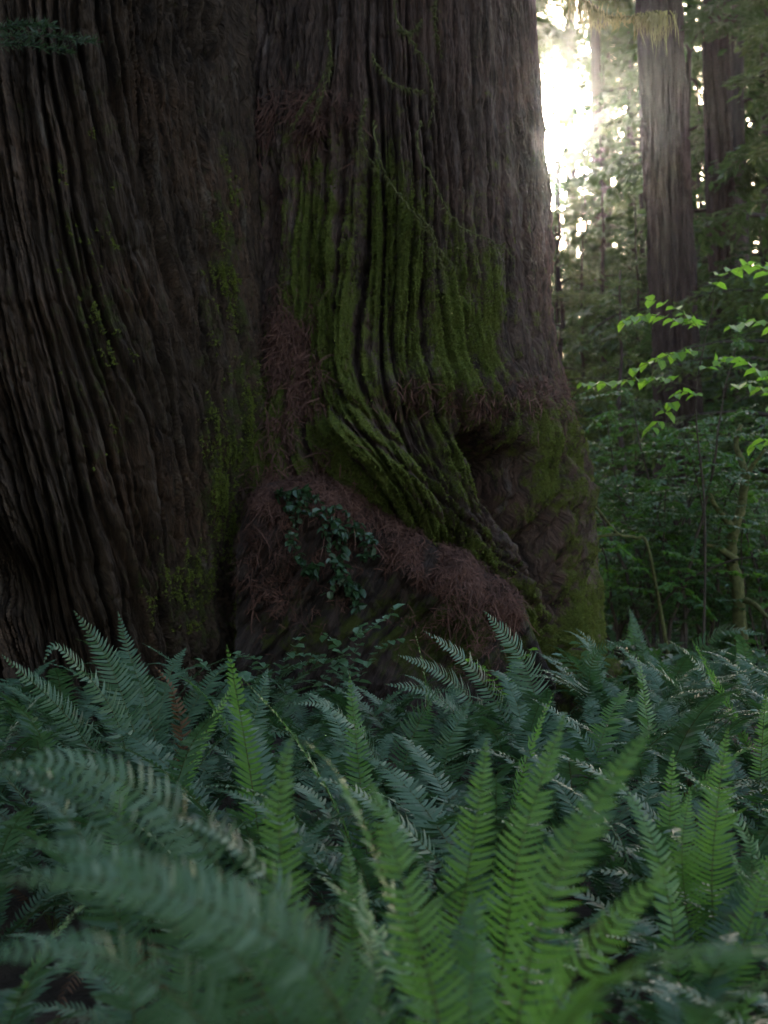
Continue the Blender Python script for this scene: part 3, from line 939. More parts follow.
hero(330, 3.15, 'bright green sword fern with a tall upright frond in the centre of the front rank', [
    ([(287, 960, 3.1), (280, 850, 3.15), (283, 770, 3.2), (294, 733, 3.25)], new(w=0.082)),
    ([(425, 1010, 2.85), (392, 900, 2.8), (352, 800, 2.85), (318, 752, 2.95), (296, 738, 3.0)], new((1, -0.2, 0.4), 0.07)),
    ([(350, 980, 3.3), (352, 900, 3.35), (345, 835, 3.4)], new((0.5, -0.8, 0.2), 0.075)),
], 5, 0.9)
hero(420, 2.75, 'vivid green sword fern leaning right of the tall central frond in front', [
    ([(437, 1010, 2.7), (408, 900, 2.75), (385, 820, 2.85), (368, 778, 2.95)], new(w=0.078)),
    ([(380, 1010, 2.8), (368, 930, 2.9), (360, 870, 3.0)], new((0.8, -0.6, 0.2), 0.075)),
    ([(330, 1020, 2.5), (310, 960, 2.4), (300, 930, 2.3)], new(w=0.07)),
], 4, 0.85)
hero(460, 3.5, 'green sword fern with one broad frond pointing straight up, middle of the bank', [
    ([(455, 960, 3.45), (470, 860, 3.5), (482, 780, 3.55), (487, 738, 3.6)], new(w=0.086)),
    ([(500, 980, 3.3), (520, 850, 3.3), (545, 770, 3.4), (566, 712, 3.5)], new((-0.4, -0.9, 0.3), 0.08)),
], 6, 0.9)
hero(560, 2.7, 'blurred green sword fern spreading three long fronds toward the lower right', [
    ([(520, 1010, 2.6), (556, 880, 2.6), (605, 790, 2.7), (655, 722, 2.8)], new((-0.5, -0.8, 0.4), 0.08)),
    ([(550, 1020, 2.4), (590, 955, 2.35), (640, 895, 2.35), (684, 852, 2.35)], new((-0.5, -0.7, 0.5), 0.08)),
    ([(470, 1000, 2.8), (476, 940, 2.9), (470, 890, 3.0)], new(w=0.08)),
], 5, 0.85)
hero(600, 2.05, 'pale blurred sword fern frond lying nearly level, closest at bottom right', [
    ([(585, 1000, 1.75), (630, 968, 1.65), (700, 955, 1.6), (790, 952, 1.65)], new((0.10, -0.55, 0.85), 0.062, 60)),
    ([(690, 1060, 2.0), (720, 1000, 1.9), (800, 980, 1.8)], old((0.15, -0.6, 0.8), 0.07, 60)),
], 4, 0.8)
hero(712, 4.3, 'sword fern with a stiff green frond rising at the right edge', [
    ([(716, 960, 4.3), (712, 880, 4.3), (718, 800, 4.35), (728, 728, 4.4)], new((-0.3, -0.9, 0.2), 0.085)),
    ([(735, 930, 4.2), (752, 880, 4.1), (748, 830, 4.1)], old((-.4, -.8, .4))),
    ([(690, 930, 4.5), (682, 850, 4.5), (690, 790, 4.6)], new()),
], 6, 0.95)
hero(250, 2.3, 'dark blurred sword fern arching low across the bottom left corner', [
    ([(345, 1030, 2.1), (300, 955, 2.0), (205, 905, 1.95), (100, 878, 1.95), (-10, 880, 2.0)], old((0.1, -0.85, 0.5), 0.085, 60)),
    ([(260, 990, 2.2), (200, 920, 2.15), (110, 860, 2.1), (20, 840, 2.1)], old((0.1, -0.8, 0.55), 0.09, 60)),
    ([(330, 990, 2.3), (270, 930, 2.25), (200, 880, 2.2), (130, 850, 2.2)], old((0.1, -0.85, 0.5), 0.09, 60)),
    ([(190, 1010, 2.0), (110, 960, 1.9), (30, 950, 1.85), (-40, 960, 1.85)], old((0.1, -0.85, 0.5), 0.085, 60)),
], 4, 0.8)
hero(130, 2.8, 'blue-green sword fern drooping over the left edge of the front rank', [
    ([(240, 960, 2.75), (215, 860, 2.7), (130, 785, 2.65), (40, 760, 2.6), (-20, 772, 2.6)], old((0.1, -0.75, 0.6), 0.09, 58)),
    ([(180, 930, 2.8), (130, 830, 2.8), (60, 780, 2.8), (-10, 775, 2.8)], old((0.1, -0.75, 0.6), 0.09, 58)),
    ([(300, 960, 2.8), (270, 880, 2.75), (215, 830, 2.7), (150, 812, 2.65)], old((0.1, -0.5, 0.85), 0.085, 58)),
    ([(110, 900, 2.9), (70, 820, 2.9), (0, 760, 2.9)], old((0.1, -0.5, 0.85), 0.09, 58)),
], 5, 0.9)
hero(150, 6.4, 'tall silvery sword fern against the dark foot of the left redwood', [
    ([(150, 790, 6.4), (130, 720, 6.4), (105, 655, 6.4), (74, 611, 6.35)], old((0.5, -0.8, 0.4), 0.11, 48)),
    ([(160, 770, 6.5), (145, 700, 6.5), (128, 650, 6.55), (118, 612, 6.6)], old((0.4, -0.9, 0.3), 0.09, 48)),
    ([(110, 790, 6.3), (70, 720, 6.2), (30, 680, 6.1), (2, 655, 6.0)], old((0.5, -0.7, 0.5), 0.10, 48)),
    ([(130, 770, 6.3), (112, 710, 6.2), (80, 668, 6.1), (52, 646, 6.0), (44, 662, 5.95)], old((0.3, -0.6, 0.7), 0.09, 48)),
    ([(182, 780, 6.1), (180, 720, 6.0), (172, 690, 6.0), (154, 665, 6.0)], dict(kind='fern_dead', hint=CAMF, width=0.06, pairs=46)),
], 7, 0.95)
hero(190, 5.6, 'green sword fern with a hooked frond tip, below the left redwood', [
    ([(180, 800, 5.5), (200, 745, 5.5), (225, 700, 5.5), (240, 679, 5.5), (244, 690, 5.5)], new((-0.7, -0.6, 0.3), 0.06)),
    ([(260, 800, 5.7), (250, 740, 5.8), (262, 690, 5.9), (268, 668, 6.0)], old((0.3, -0.9, 0.3), 0.10)),
], 8, 0.9)
hero(400, 6.3, 'sword fern with one frond bowed over beneath the root ledge', [
    ([(392, 830, 6.2), (380, 770, 6.1), (352, 722, 6.0), (318, 703, 5.95), (288, 704, 5.9)], old((0.1, -0.5, 0.9), 0.10, 50)),
    ([(400, 790, 6.3), (420, 720, 6.3), (440, 690, 6.2), (470, 690, 6.1)], old((0, -0.6, 0.8), 0.10, 50)),
    ([(440, 800, 6.1), (450, 740, 6.1), (470, 700, 6.2)], old(CAMF, 0.10, 50)),
], 8, 0.95)
hero(530, 7.3, 'silvery sword fern with an upright frond before the mossy root', [
    ([(548, 790, 7.3), (540, 720, 7.3), (520, 655, 7.3), (484, 611, 7.25)], old((0.5, -0.8, 0.4), 0.13, 48)),
    ([(525, 790, 7.2), (500, 710, 7.15), (465, 660, 7.1), (424, 631, 7.0)], old((0.5, -0.6, 0.6), 0.11, 48)),
    ([(520, 780, 7.2), (480, 710, 7.1), (440, 672, 7.0), (398, 655, 6.9)], old((0.4, -0.6, 0.7), 0.10, 48)),
    ([(510, 790, 7.1), (470, 730, 7.0), (430, 692, 6.9), (385, 684, 6.8)], old((0.4, -0.6, 0.7), 0.10, 48)),
], 7, 1.0)
hero(630, 7.6, 'blue-grey sword fern arching beside the right foot of the mossy redwood', [
    ([(600, 760, 7.6), (588, 700, 7.5), (600, 650, 7.4), (630, 642, 7.3)], old((-0.3, -0.7, 0.6), 0.10, 48)),
    ([(668, 760, 7.6), (690, 720, 7.5), (680, 690, 7.4), (645, 660, 7.2)], old((0.1, -0.6, 0.8), 0.10, 48)),
    ([(700, 740, 7.7), (715, 700, 7.6), (690, 655, 7.5), (668, 640, 7.4)], old((0.2, -0.6, 0.8), 0.07, 48)),
    ([(620, 740, 7.7), (600, 680, 7.8), (590, 640, 7.8), (575, 628, 7.8)], old((0.2, -0.6, 0.8), 0.07, 48)),
], 8, 1.0)
hero(700, 9.5, 'small sword fern with fronds fanned out behind the right-hand bank', [
    ([(690, 690, 9.5), (700, 650, 9.4), (720, 632, 9.3), (765, 634, 9.2)], old((0.1, -0.6, 0.8), 0.11, 48)),
    ([(650, 680, 9.6), (640, 640, 9.6), (628, 605, 9.7)], old((0.2, -0.9, 0.3), 0.07, 44)),
], 7, 0.9)

ROWS = [   # distance, pixel spacing, frond count, scale, share of fresh fronds
    (2.3, 230, 10, 0.72, 0.08), (3.0, 210, 11, 0.82, 0.10), (3.8, 165, 12, 0.90, 0.10), (4.6, 135, 12, 0.98, 0.12),
    (5.4, 112, 13, 1.02, 0.07), (6.2, 98, 13, 1.04, 0.03), (7.0, 84, 13, 1.02, 0.02), (7.7, 76, 13, 0.98, 0.02)]
for ri, (Y, sp, n, sc, nw) in enumerate(ROWS):
    x = -90 - rnd.uniform(0, sp)
    while x < 860:
        x += sp * rnd.uniform(0.85, 1.15)
        yy = Y + rnd.uniform(-0.3, 0.3)
        lower = 0.84 if (ri >= 6 and 270 < x < 470) else 1.0
        fern((x - 384) / FPX * Y, yy, n, sc * rnd.uniform(0.82, 1.05) * lower, nw if x > 250 else nw * 0.4, note=str(ri))
# right-hand side, beyond the trunk
for x, Y in ((600, 9.0), (660, 8.8), (740, 8.7), (800, 9.3), (640, 10.6), (720, 10.9), (780, 11.0), (690, 12.4), (755, 13.2), (630, 13.0)):
    fern((x - 384) / FPX * Y, Y, 10, rnd.uniform(0.75, 0.95), 0.1, note='8')

rnd_keep = rnd.getstate()
for Y in (3.4, 4.2, 5.0, 5.8, 6.6, 7.4, 8.4, 9.6):
    for sgn in (-1, 1):
        x = (0.33 * Y + 0.45) * sgn
        for q in range(4):
            fern(x + sgn * 0.62 * q + rnd.uniform(-.12, .12), Y + rnd.uniform(-.3, .3), 10, rnd.uniform(0.8, 1.0), 0.04, note='9')
rnd.setstate(rnd_keep)
for f in [f for f in FERNS if f[5] == '9']:
    tag(f[0], "sword fern of the same bed, outside the photo's frame", 'fern', 'sword ferns beyond the frame')

ORD = ['first', 'second', 'third', 'fourth', 'fifth', 'sixth', 'seventh', 'eighth', 'ninth', 'tenth', 'eleventh', 'twelfth', 'thirteenth', 'fourteenth', 'fifteenth', 'sixteenth', 'seventeenth', 'eighteenth']
RN = ['nearest the viewer', 'in the second rank from the viewer', 'in the third rank from the viewer', 'in the fourth rank from the viewer',
      'in the fourth rank out from the redwoods', 'in the third rank out from the redwoods', 'in the second rank out from the redwoods', 'in the rank touching the redwoods', 'behind the bank, right of the trunks']
for ri in range(9):
    row = sorted([f for f in FERNS if f[5] == str(ri)], key=lambda f: f[1] / f[2])
    for k, f in enumerate(row):
        lk = 'blue-green'
        tag(f[0], f"{lk} sword fern {RN[ri]}, {ORD[k]} from left", 'fern', 'sword ferns carpeting the forest floor')


# ------------------------------------------------------------------ broad-leaved plants
def leaf_quads(c, d, nrm_, l, w_):
    """arrays: centre of base, direction, normal, length, width -> folded pointed leaf"""
    s = np.cross(d, nrm_)
    s /= np.linalg.norm(s, axis=1, keepdims=True) + 1e-9
    n = np.cross(s, d)
    l, w_ = l[:, None], w_[:, None]
    a = c
    m1 = c + d * l * 0.42 - n * l * 0.04
    tip = c + d * l - n * l * 0.14
    up = n * w_ * 0.22
    L1, R1 = c + d * l * 0.22 + s * w_ * 0.46 + up, c + d * l * 0.22 - s * w_ * 0.46 + up
    L2, R2 = c + d * l * 0.66 + s * w_ * 0.44 + up * .8 - n * l * 0.05, c + d * l * 0.66 - s * w_ * 0.44 + up * .8 - n * l * 0.05
    m2 = c + d * l * 0.70 - n * l * 0.07
    V = np.stack([a, L1, m1, R1, L2, m2, R2, tip], 1)
    F = [(0, 2, 1), (0, 3, 2), (1, 2, 5, 4), (2, 3, 6, 5), (4, 5, 7), (5, 6, 7)]
    return V, F


def add_leaves(mb, c, d, nrm_, l, w_, mat=0):
    V, F = leaf_quads(c, d, nrm_, l, w_)
    N = len(V)
    n0 = mb.n
    mb.v.append(V.reshape(-1, 3))
    b = np.arange(N) * 8 + n0
    for f in F:
        A = np.stack([b + i for i in f], 1)
        mb.f.extend(map(tuple, A.tolist()))
        mb.m.extend([mat] * N)
    mb.n += N * 8


def unit(v):
    return v / (np.linalg.norm(v, axis=-1, keepdims=True) + 1e-9)


def sprig(mbs, mbl, path, rad, leaf, wid, spacing, flat=0.8, droop=0.2, start=0.15, pair=2):
    path = np.asarray(path, float)
    seg = np.linalg.norm(np.diff(path, axis=0), axis=1)
    cum = np.concatenate([[0], np.cumsum(seg)])
    mbs.tube(path, np.linspace(rad, rad * 0.35, len(path)), 5)
    ds = np.arange(cum[-1] * start, cum[-1], spacing)
    if len(ds) == 0:
        return
    ds = np.repeat(ds, pair)
    C = np.stack([np.interp(ds, cum, path[:, i]) for i in range(3)], 1)
    D2 = np.stack([np.interp(np.minimum(ds + 0.02, cum[-1]), cum, path[:, i]) - np.interp(np.maximum(ds - 0.02, 0), cum, path[:, i]) for i in range(3)], 1)
    D2 = unit(D2)
    up = unit(np.array([0, 0, 1.0]) + rng.normal(0, 1 - flat, C.shape))
    S = unit(np.cross(D2, up))
    sg = np.where(np.arange(len(ds)) % 2 == 0, 1.0, -1.0)[:, None]
    d = unit(S * sg * rng.uniform(0.6, 1.1, (len(ds), 1)) + D2 * rng.uniform(0.1, 0.8, (len(ds), 1)) + np.array([0, 0, -droop]))
    l = leaf * rng.uniform(0.6, 1.15, len(ds))
    add_leaves(mbl, C, d, up, l, l * wid * rng.uniform(0.85, 1.1, len(ds)))


def wander(p, d, L, n, jit, grav=0.0):
    P = [np.array(p, float)]
    d = np.array(d, float); d /= np.linalg.norm(d)
    for k in range(n):
        d = d + rng.normal(0, jit, 3) + np.array([0, 0, grav])
        d /= np.linalg.norm(d)
        P.append(P[-1] + d * L / n)
    return np.array(P)


def shrub(name, label, cat, base, height, spread, stems, leaf, wid, mat, group=None, subs=9, flat=0.75, spacing=None, low=0.15, stem_mat='twig', jit=0.10, slen=0.45):
    e = tag(empty(name, base), label, cat, group)
    mbs, mbl = MB(), MB()
    spacing = spacing or leaf * 0.45
    for k in range(stems):
        a = rng.uniform(0, 6.28)
        d = np.array([math.cos(a) * spread, math.sin(a) * spread, 1.0])
        h = height * rng.uniform(0.7, 1.05)
        P = wander((rng.normal(0, .06), rng.normal(0, .06), -0.05), d, h, 18, jit, -0.01)
        mbs.tube(P, np.linspace(0.004 + 0.006 * height, 0.003, len(P)), 5)
        for j in range(subs):
            t = rng.uniform(low, 1.0)
            i = min(int(t * 18), 17)
            aa = rng.uniform(0, 6.28)
            dd = np.array([math.cos(aa), math.sin(aa), rng.uniform(-0.1, 0.45)])
            sl = slen * rng.uniform(0.5, 1.2)
            sprig(mbs, mbl, wander(P[i], dd, sl, 8, 0.13, -0.03), 0.003, leaf, wid, spacing, flat)
    mbs.build('stem', M[stem_mat], e)
    mbl.build('foliage', M[mat], e)
    return e


def gp(px, Y, dz=0.0):
    x = (px - 384) / FPX * Y
    return (x, Y, float(ground_z(x, Y)) + dz)


def copy_tree(root, loc, rz, sc, label, group=None):
    r = root.copy()
    COL.objects.link(r)
    r.location = loc
    r.rotation_euler = (0, 0, rz)
    r.scale = (sc, sc, sc)
    r['label'] = label
    if group: r['group'] = group
    for ch in list(root.children):
        c = ch.copy()
        COL.objects.link(c)
        c.parent = r
    return r


# maple-like sapling whose bright leaves catch the light in front of the far redwood
def sapling(name, label, base_px, Y, sprays, leaf, mat, radius=0.011, group=None):
    b = Vector(gp(base_px, Y))
    e = tag(empty(name, b), label, 'sapling', group)
    mbs, mbl = MB(), MB()
    top = at(base_px + 14, 300, Y)
    stem = smooth_path([(0, 0, -0.05), tuple((at(base_px + 5, 520, Y) - b)), tuple(at(base_px - 4, 400, Y) - b), tuple(top - b)], 24)
    mbs.tube(stem, np.linspace(radius, radius * 0.35, 24), 6)
    for pts in sprays:
        path = smooth_path([at(*p) - b for p in pts], 14)
        i = int(np.argmin(np.linalg.norm(stem - path[0], axis=1)))
        path = np.concatenate([[stem[i]], path])
        sprig(mbs, mbl, path, 0.004, leaf, 0.82, leaf * 0.85, 0.75, 0.3, 0.3)
    mbs.build('stem', M['twig'], e)
    mbl.build('foliage', M[mat], e)
    return e


sapling('vine_maple', 'slender sapling with bright green leaves glowing before the far redwood', 700, 10.5, [
    [(704, 330, 10.5), (670, 318, 10.3), (640, 316, 10.2), (618, 325, 10.1)],
    [(700, 390, 10.5), (660, 378, 10.2), (615, 382, 10.0), (584, 384, 9.9)],
    [(702, 350, 10.4), (680, 352, 10.2), (650, 362, 10.1), (634, 370, 10.1)],
    [(704, 370, 10.4), (718, 362, 10.2), (735, 358, 10.0)],
    [(700, 330, 10.6), (690, 318, 10.3), (668, 305, 10.2), (648, 300, 10.2)],
    [(704, 400, 10.6), (680, 392, 10.3), (660, 420, 10.2), (645, 432, 10.1)],
    [(708, 300, 10.5), (722, 276, 10.3), (742, 266, 10.2), (770, 264, 10.1)]], 0.105, 'maple')
sapling('vine_maple', 'slender sapling with bright leaves cut off by the right edge', 790, 9.6, [
    [(780, 330, 9.6), (760, 322, 9.5), (735, 326, 9.4)],
    [(780, 400, 9.6), (765, 376, 9.5), (745, 360, 9.4)],
    [(780, 420, 9.6), (766, 390, 9.4), (730, 385, 9.3)],
    [(780, 450, 9.6), (768, 440, 9.4), (748, 450, 9.3)],
    [(780, 300, 9.6), (768, 272, 9.5), (745, 264, 9.4)]], 0.11, 'maple')

UG = 'leafy shrubs under the far redwoods'
HK = dict(leaf=0.05, wid=0.6, mat='shrub', subs=34, spacing=0.024)
sh = [
    shrub('huckleberry_shrub', 'tall dark small-leaved shrub standing before the base of the far redwood', 'shrub', gp(668, 12.0), 3.3, 0.12, 6, group=UG, slen=0.5, low=0.25, **HK),
    shrub('huckleberry_shrub', 'dense dark small-leaved shrub right of the tall one, left of the mossy crooked tree', 'shrub', gp(708, 12.6), 2.9, 0.16, 6, group=UG, slen=0.5, low=0.2, **HK),
    shrub('huckleberry_shrub', 'loose green shrub just beyond the right edge of the mossy redwood', 'shrub', gp(612, 13.5), 2.7, 0.2, 5, leaf=0.07, wid=0.6, mat='shrub', subs=18, group=UG, slen=0.6, low=0.3),
    shrub('huckleberry_shrub', 'leafy shrub at the right edge, behind the crooked mossy tree', 'shrub', gp(752, 13.0), 2.4, 0.22, 6, leaf=0.075, wid=0.6, mat='shrub', subs=18, group=UG, slen=0.5, low=0.15),
]
shrub('bright_shrub', 'leafy shrub with small backlit bright leaves beside the mossy redwood edge', 'shrub', gp(622, 12.2), 2.7, 0.16, 6, leaf=0.055, wid=0.7, mat='shrub_light', subs=11, group=UG, slen=0.55, low=0.5)
shrub('bright_shrub', 'leafy shrub with small backlit bright leaves at the right edge', 'shrub', gp(765, 12.8), 2.6, 0.2, 6, leaf=0.055, wid=0.7, mat='shrub_light', subs=10, group=UG, slen=0.55, low=0.35)
sl_ = [(575, 16, 'hazy shrub half hidden by the mossy redwood edge'), (640, 17, 'hazy shrub straight below the far redwood, left side'), (700, 17.5, 'shrub at the foot of the far redwood, right side'),
       (770, 16, 'hazy shrub at the right edge far back'), (600, 21, 'small distant shrub in the gap beside the mossy redwood'), (680, 24, 'small distant shrub behind the far redwood'), (740, 22, 'small distant shrub under the dark second trunk'),
       (830, 14, 'shrub beyond the right edge'), (900, 17, 'shrub well beyond the right edge')]
for i, (px, Y, lab) in enumerate(sl_):
    copy_tree(sh[(i + 2) % 4], gp(px, Y), rnd.uniform(0, 6), rnd.uniform(0.75, 1.15), lab, UG)
# low herbs between the shrubs
for i, (px, Y, lab) in enumerate(((604, 10.4, 'low leafy herb at the right foot of the mossy redwood'), (655, 11.3, 'low leafy herb left of the dark shrubs'), (722, 11.6, 'low leafy herb under the crooked mossy tree'),
                                  (765, 10.6, 'low leafy herb at the right edge above the ferns'), (690, 14.5, 'low leafy herb behind the dark shrubs'), (630, 15.0, 'low leafy herb in the gap beyond the trunk'))):
    shrub('forest_herb', lab, 'plant', gp(px, Y), 0.75, 0.5, 8, 0.09, 0.75, 'shrub', 'low herbs among the shrubs', 5, 0.85, slen=0.3)

# pale leafy sprigs under the ledge
PG = 'pale leafy sprigs at the redwood foot'


def sprig_plant(label, base_px, Y, paths, leaf, mat, wid=0.7, group=PG, name='leafy_sprig', sp=0.6):
    b = Vector(gp(base_px, Y))
    e = tag(empty(name, b), label, 'plant', group)
    mbs, mbl = MB(), MB()
    for pts in paths:
        P = [Vector((0, 0, 0))] + [at(*p) - b for p in pts]
        path = smooth_path(P, 20)
        sprig(mbs, mbl, path, 0.004, leaf, wid, leaf * sp, 0.8, 0.15, 0.35)
    mbs.build('stem', M['twig'], e)
    mbl.build('foliage', M[mat], e)
    return e


sprig_plant('pale-leaved sprig climbing in front of the root ledge', 330, 8.2, [
    [(345, 690, 8.1), (360, 640, 8.1), (395, 610, 8.0)], [(340, 690, 8.1), (330, 660, 8.0), (300, 655, 7.9)], [(350, 700, 8.1), (375, 650, 8.0), (398, 640, 8.0)],
    [(330, 700, 8.0), (322, 680, 7.9), (345, 655, 7.9), (362, 625, 7.9)], [(335, 700, 8.0), (350, 680, 7.9), (340, 650, 7.9), (322, 632, 7.9)]], 0.075, 'pale_leaf')
sprig_plant('pale-leaved sprig spreading between the left redwood and the ledge', 270, 8.0, [
    [(270, 700, 7.9), (262, 665, 7.8), (240, 655, 7.7)], [(275, 700, 7.9), (285, 660, 7.8), (300, 640, 7.8)], [(265, 700, 7.8), (255, 680, 7.7), (230, 672, 7.6)], [(280, 700, 7.9), (290, 668, 7.8), (320, 660, 7.8)]], 0.08, 'pale_leaf')
sprig_plant('pale-leaved sprig at the right foot of the mossy redwood', 590, 8.6, [
    [(590, 690, 8.5), (598, 660, 8.4), (575, 640, 8.3)], [(592, 690, 8.5), (610, 650, 8.4), (625, 640, 8.4)], [(585, 700, 8.5), (575, 670, 8.4), (560, 655, 8.3)]], 0.08, 'pale_leaf')
sprig_plant('yellow-green sprig tucked behind the silvery upright fern', 500, 8.0, [
    [(500, 700, 7.9), (485, 670, 7.8), (470, 660, 7.8)], [(505, 690, 7.9), (510, 670, 7.8), (530, 650, 7.8)]], 0.06, 'maple')
sprig_plant('pale-leaved sprig beside the left redwood base', 205, 7.9, [
    [(205, 710, 7.8), (215, 680, 7.8), (200, 660, 7.7)], [(210, 710, 7.8), (230, 680, 7.8), (245, 668, 7.8)]], 0.075, 'pale_leaf')
# dark creeper over the ledge
e = tag(empty('creeper', Vector(at(330, 600, 8.75))), 'dark-leaved creeper trailing down the needle-covered root ledge', 'creeper')
mbs, mbl = MB(), MB()
b = np.array(e.location)
for pts in ([(285, 500), (305, 515), (330, 520), (345, 540)], [(290, 510), (296, 525), (292, 545), (300, 560)], [(300, 505), (325, 508), (350, 520), (372, 545)], [(335, 530), (345, 555), (345, 580), (352, 605)],
            [(300, 560), (310, 570), (318, 578)], [(330, 520), (328, 550), (338, 575), (330, 596)], [(275, 500), (290, 498), (310, 500)], [(350, 530), (362, 540), (368, 560)], [(345, 585), (356, 590), (360, 612)]):
    cells = []
    for (x, y) in pts:
        k = np.argmin((pxM - x) ** 2 + (pyM - y) ** 2)
        cells.append(PM.reshape(-1, 3)[k] + np.array([0, -0.10, 0.02]))
    sprig(mbs, mbl, smooth_path(np.array(cells) - b, 16) + rng.normal(0, 0.02, (16, 3)), 0.003, rng.uniform(0.038, 0.066), 0.75, 0.034, 0.35, 0.3, 0.0)
mbs.build('stem', M['twig'], e)
mbl.build('foliage', M['ivy'], e)

# crooked mossy tree and mossy branches in the right background
e = tag(empty('mossy_tree', gp(742, 12.2)), 'thin crooked mossy tree leaning at the right edge above the ferns', 'tree')
b = Vector(e.location)
mb = MB()
P = smooth_path([(0, 0, -0.1)] + [tuple(at(*p) - b) for p in ((738, 590, 12.2), (731, 560, 12.2), (734, 530, 12.1), (742, 505, 12.1), (744, 470, 12.1), (736, 445, 12.2), (741, 425, 12.3))], 40)
mb.tube(P, np.linspace(0.065, 0.018, 40), 8, 0, 0.35)
mb.build('trunk', M['moss'], e, True)
for pts in (((734, 530, 12.1), (722, 515, 12.0), (712, 500, 11.9), (700, 470, 11.9)), ((742, 500, 12.1), (750, 470, 12), (765, 450, 11.9)), ((736, 560, 12.1), (718, 548, 12), (705, 545, 11.9)), ((745, 600, 12.1), (755, 605, 12.0), (775, 625, 11.8))):
    mb = MB()
    P = smooth_path([at(*p) - b for p in pts], 16)
    mb.tube(P, np.linspace(0.035, 0.012, 16), 6, 0, 0.4)
    mb.build('branch', M['moss'], e, True)
e = tag(empty('mossy_branch', gp(676, 11.4)), 'bare mossy stick rising from the ferns and forking beside the trunk', 'branch')
b = Vector(e.location)
mb = MB()
mb.tube(smooth_path([(0, 0, -0.05)] + [tuple(at(*p) - b) for p in ((650, 555, 11.4), (636, 538, 11.4), (618, 534, 11.3), (602, 515, 11.2), (590, 500, 11.2))], 30), np.linspace(0.016, 0.009, 30), 6, 0, 0.4)
mb.tube(smooth_path([at(618, 534, 11.3) - b, at(600, 536, 11.2) - b, at(584, 534, 11.1) - b], 10), np.linspace(0.015, 0.006, 10), 6, 0, 0.4)
mb.build('stick', M['moss'], e, True)
b = Vector(gp(760, 12.6, 0.1))
e = tag(empty('fallen_log', b), 'mossy fallen log lying among the herbs at the right edge', 'log')
mb = MB()
mb.tube(smooth_path([(-0.35, 0, 0.25), (0.1, 0.1, 0.17), (0.6, 0.2, 0.10), (1.2, 0.3, 0.05)], 20), np.linspace(0.06, 0.11, 20), 9, 0, 0.3)
mb.build('log', M['moss'], e, True)


# ------------------------------------------------------------------ the forest behind
def redwood_far(label, px_top, px_bot, Y, half_px, mat='bark_far', top_py=-300, height=30):
    base = Vector(gp(px_bot, Y))
    e = tag(empty('redwood_tree', base), label, 'tree', None)
    ph = np.linspace(-math.pi, math.pi, 150)
    zz = np.concatenate([np.linspace(-0.2, 10, 120), np.linspace(10, height, 30)[1:]])
    PH, Z = np.meshgrid(ph, zz)
    r0 = half_px / FPX * Y
    lean = (at(px_top, 0, Y).x - at(px_bot, 430, Y).x) / (at(px_top, 0, Y).z - at(px_bot, 430, Y).z)
    r = r0 * (1.0 + 0.45 * np.exp(-Z / 1.2) - 0.012 * Z)
    u, v = PH * r0 * 1.0, Z
    fr = furrows(u, v, 400 + px_bot, 7.5, 0.25)
    seam = 0.5 - 0.5 * np.cos(np.clip((math.pi - np.abs(PH)) / 0.3, 0, 1) * math.pi)
    rr = r + (0.11 * (fr - 0.6) + 0.05 * vnoise(u * 2.5, v * 0.12, 410)) * seam
    P = np.stack([lean * Z + rr * np.sin(PH), -rr * np.cos(PH), Z], -1)
    link('trunk', grid_mesh('trunk', P, M[mat], {'moss': np.zeros_like(Z)}, np.stack([u, v, 0 * u], -1)), e)
    return e


far1 = redwood_far('straight far redwood with purple-brown ridged bark, right of the sun', 670, 688, 20.0, 25)
far2 = redwood_far('darker second far redwood standing close behind the straight one', 721, 733, 22.5, 13, 'bark_far')
far3 = redwood_far('thin dark redwood trunk at the upper right corner', 772, 768, 27.0, 9, 'bark_far')
far4 = redwood_far('pale hazy distant trunk in the gap beside the mossy redwood', 598, 610, 42.0, 7, 'bark_far')


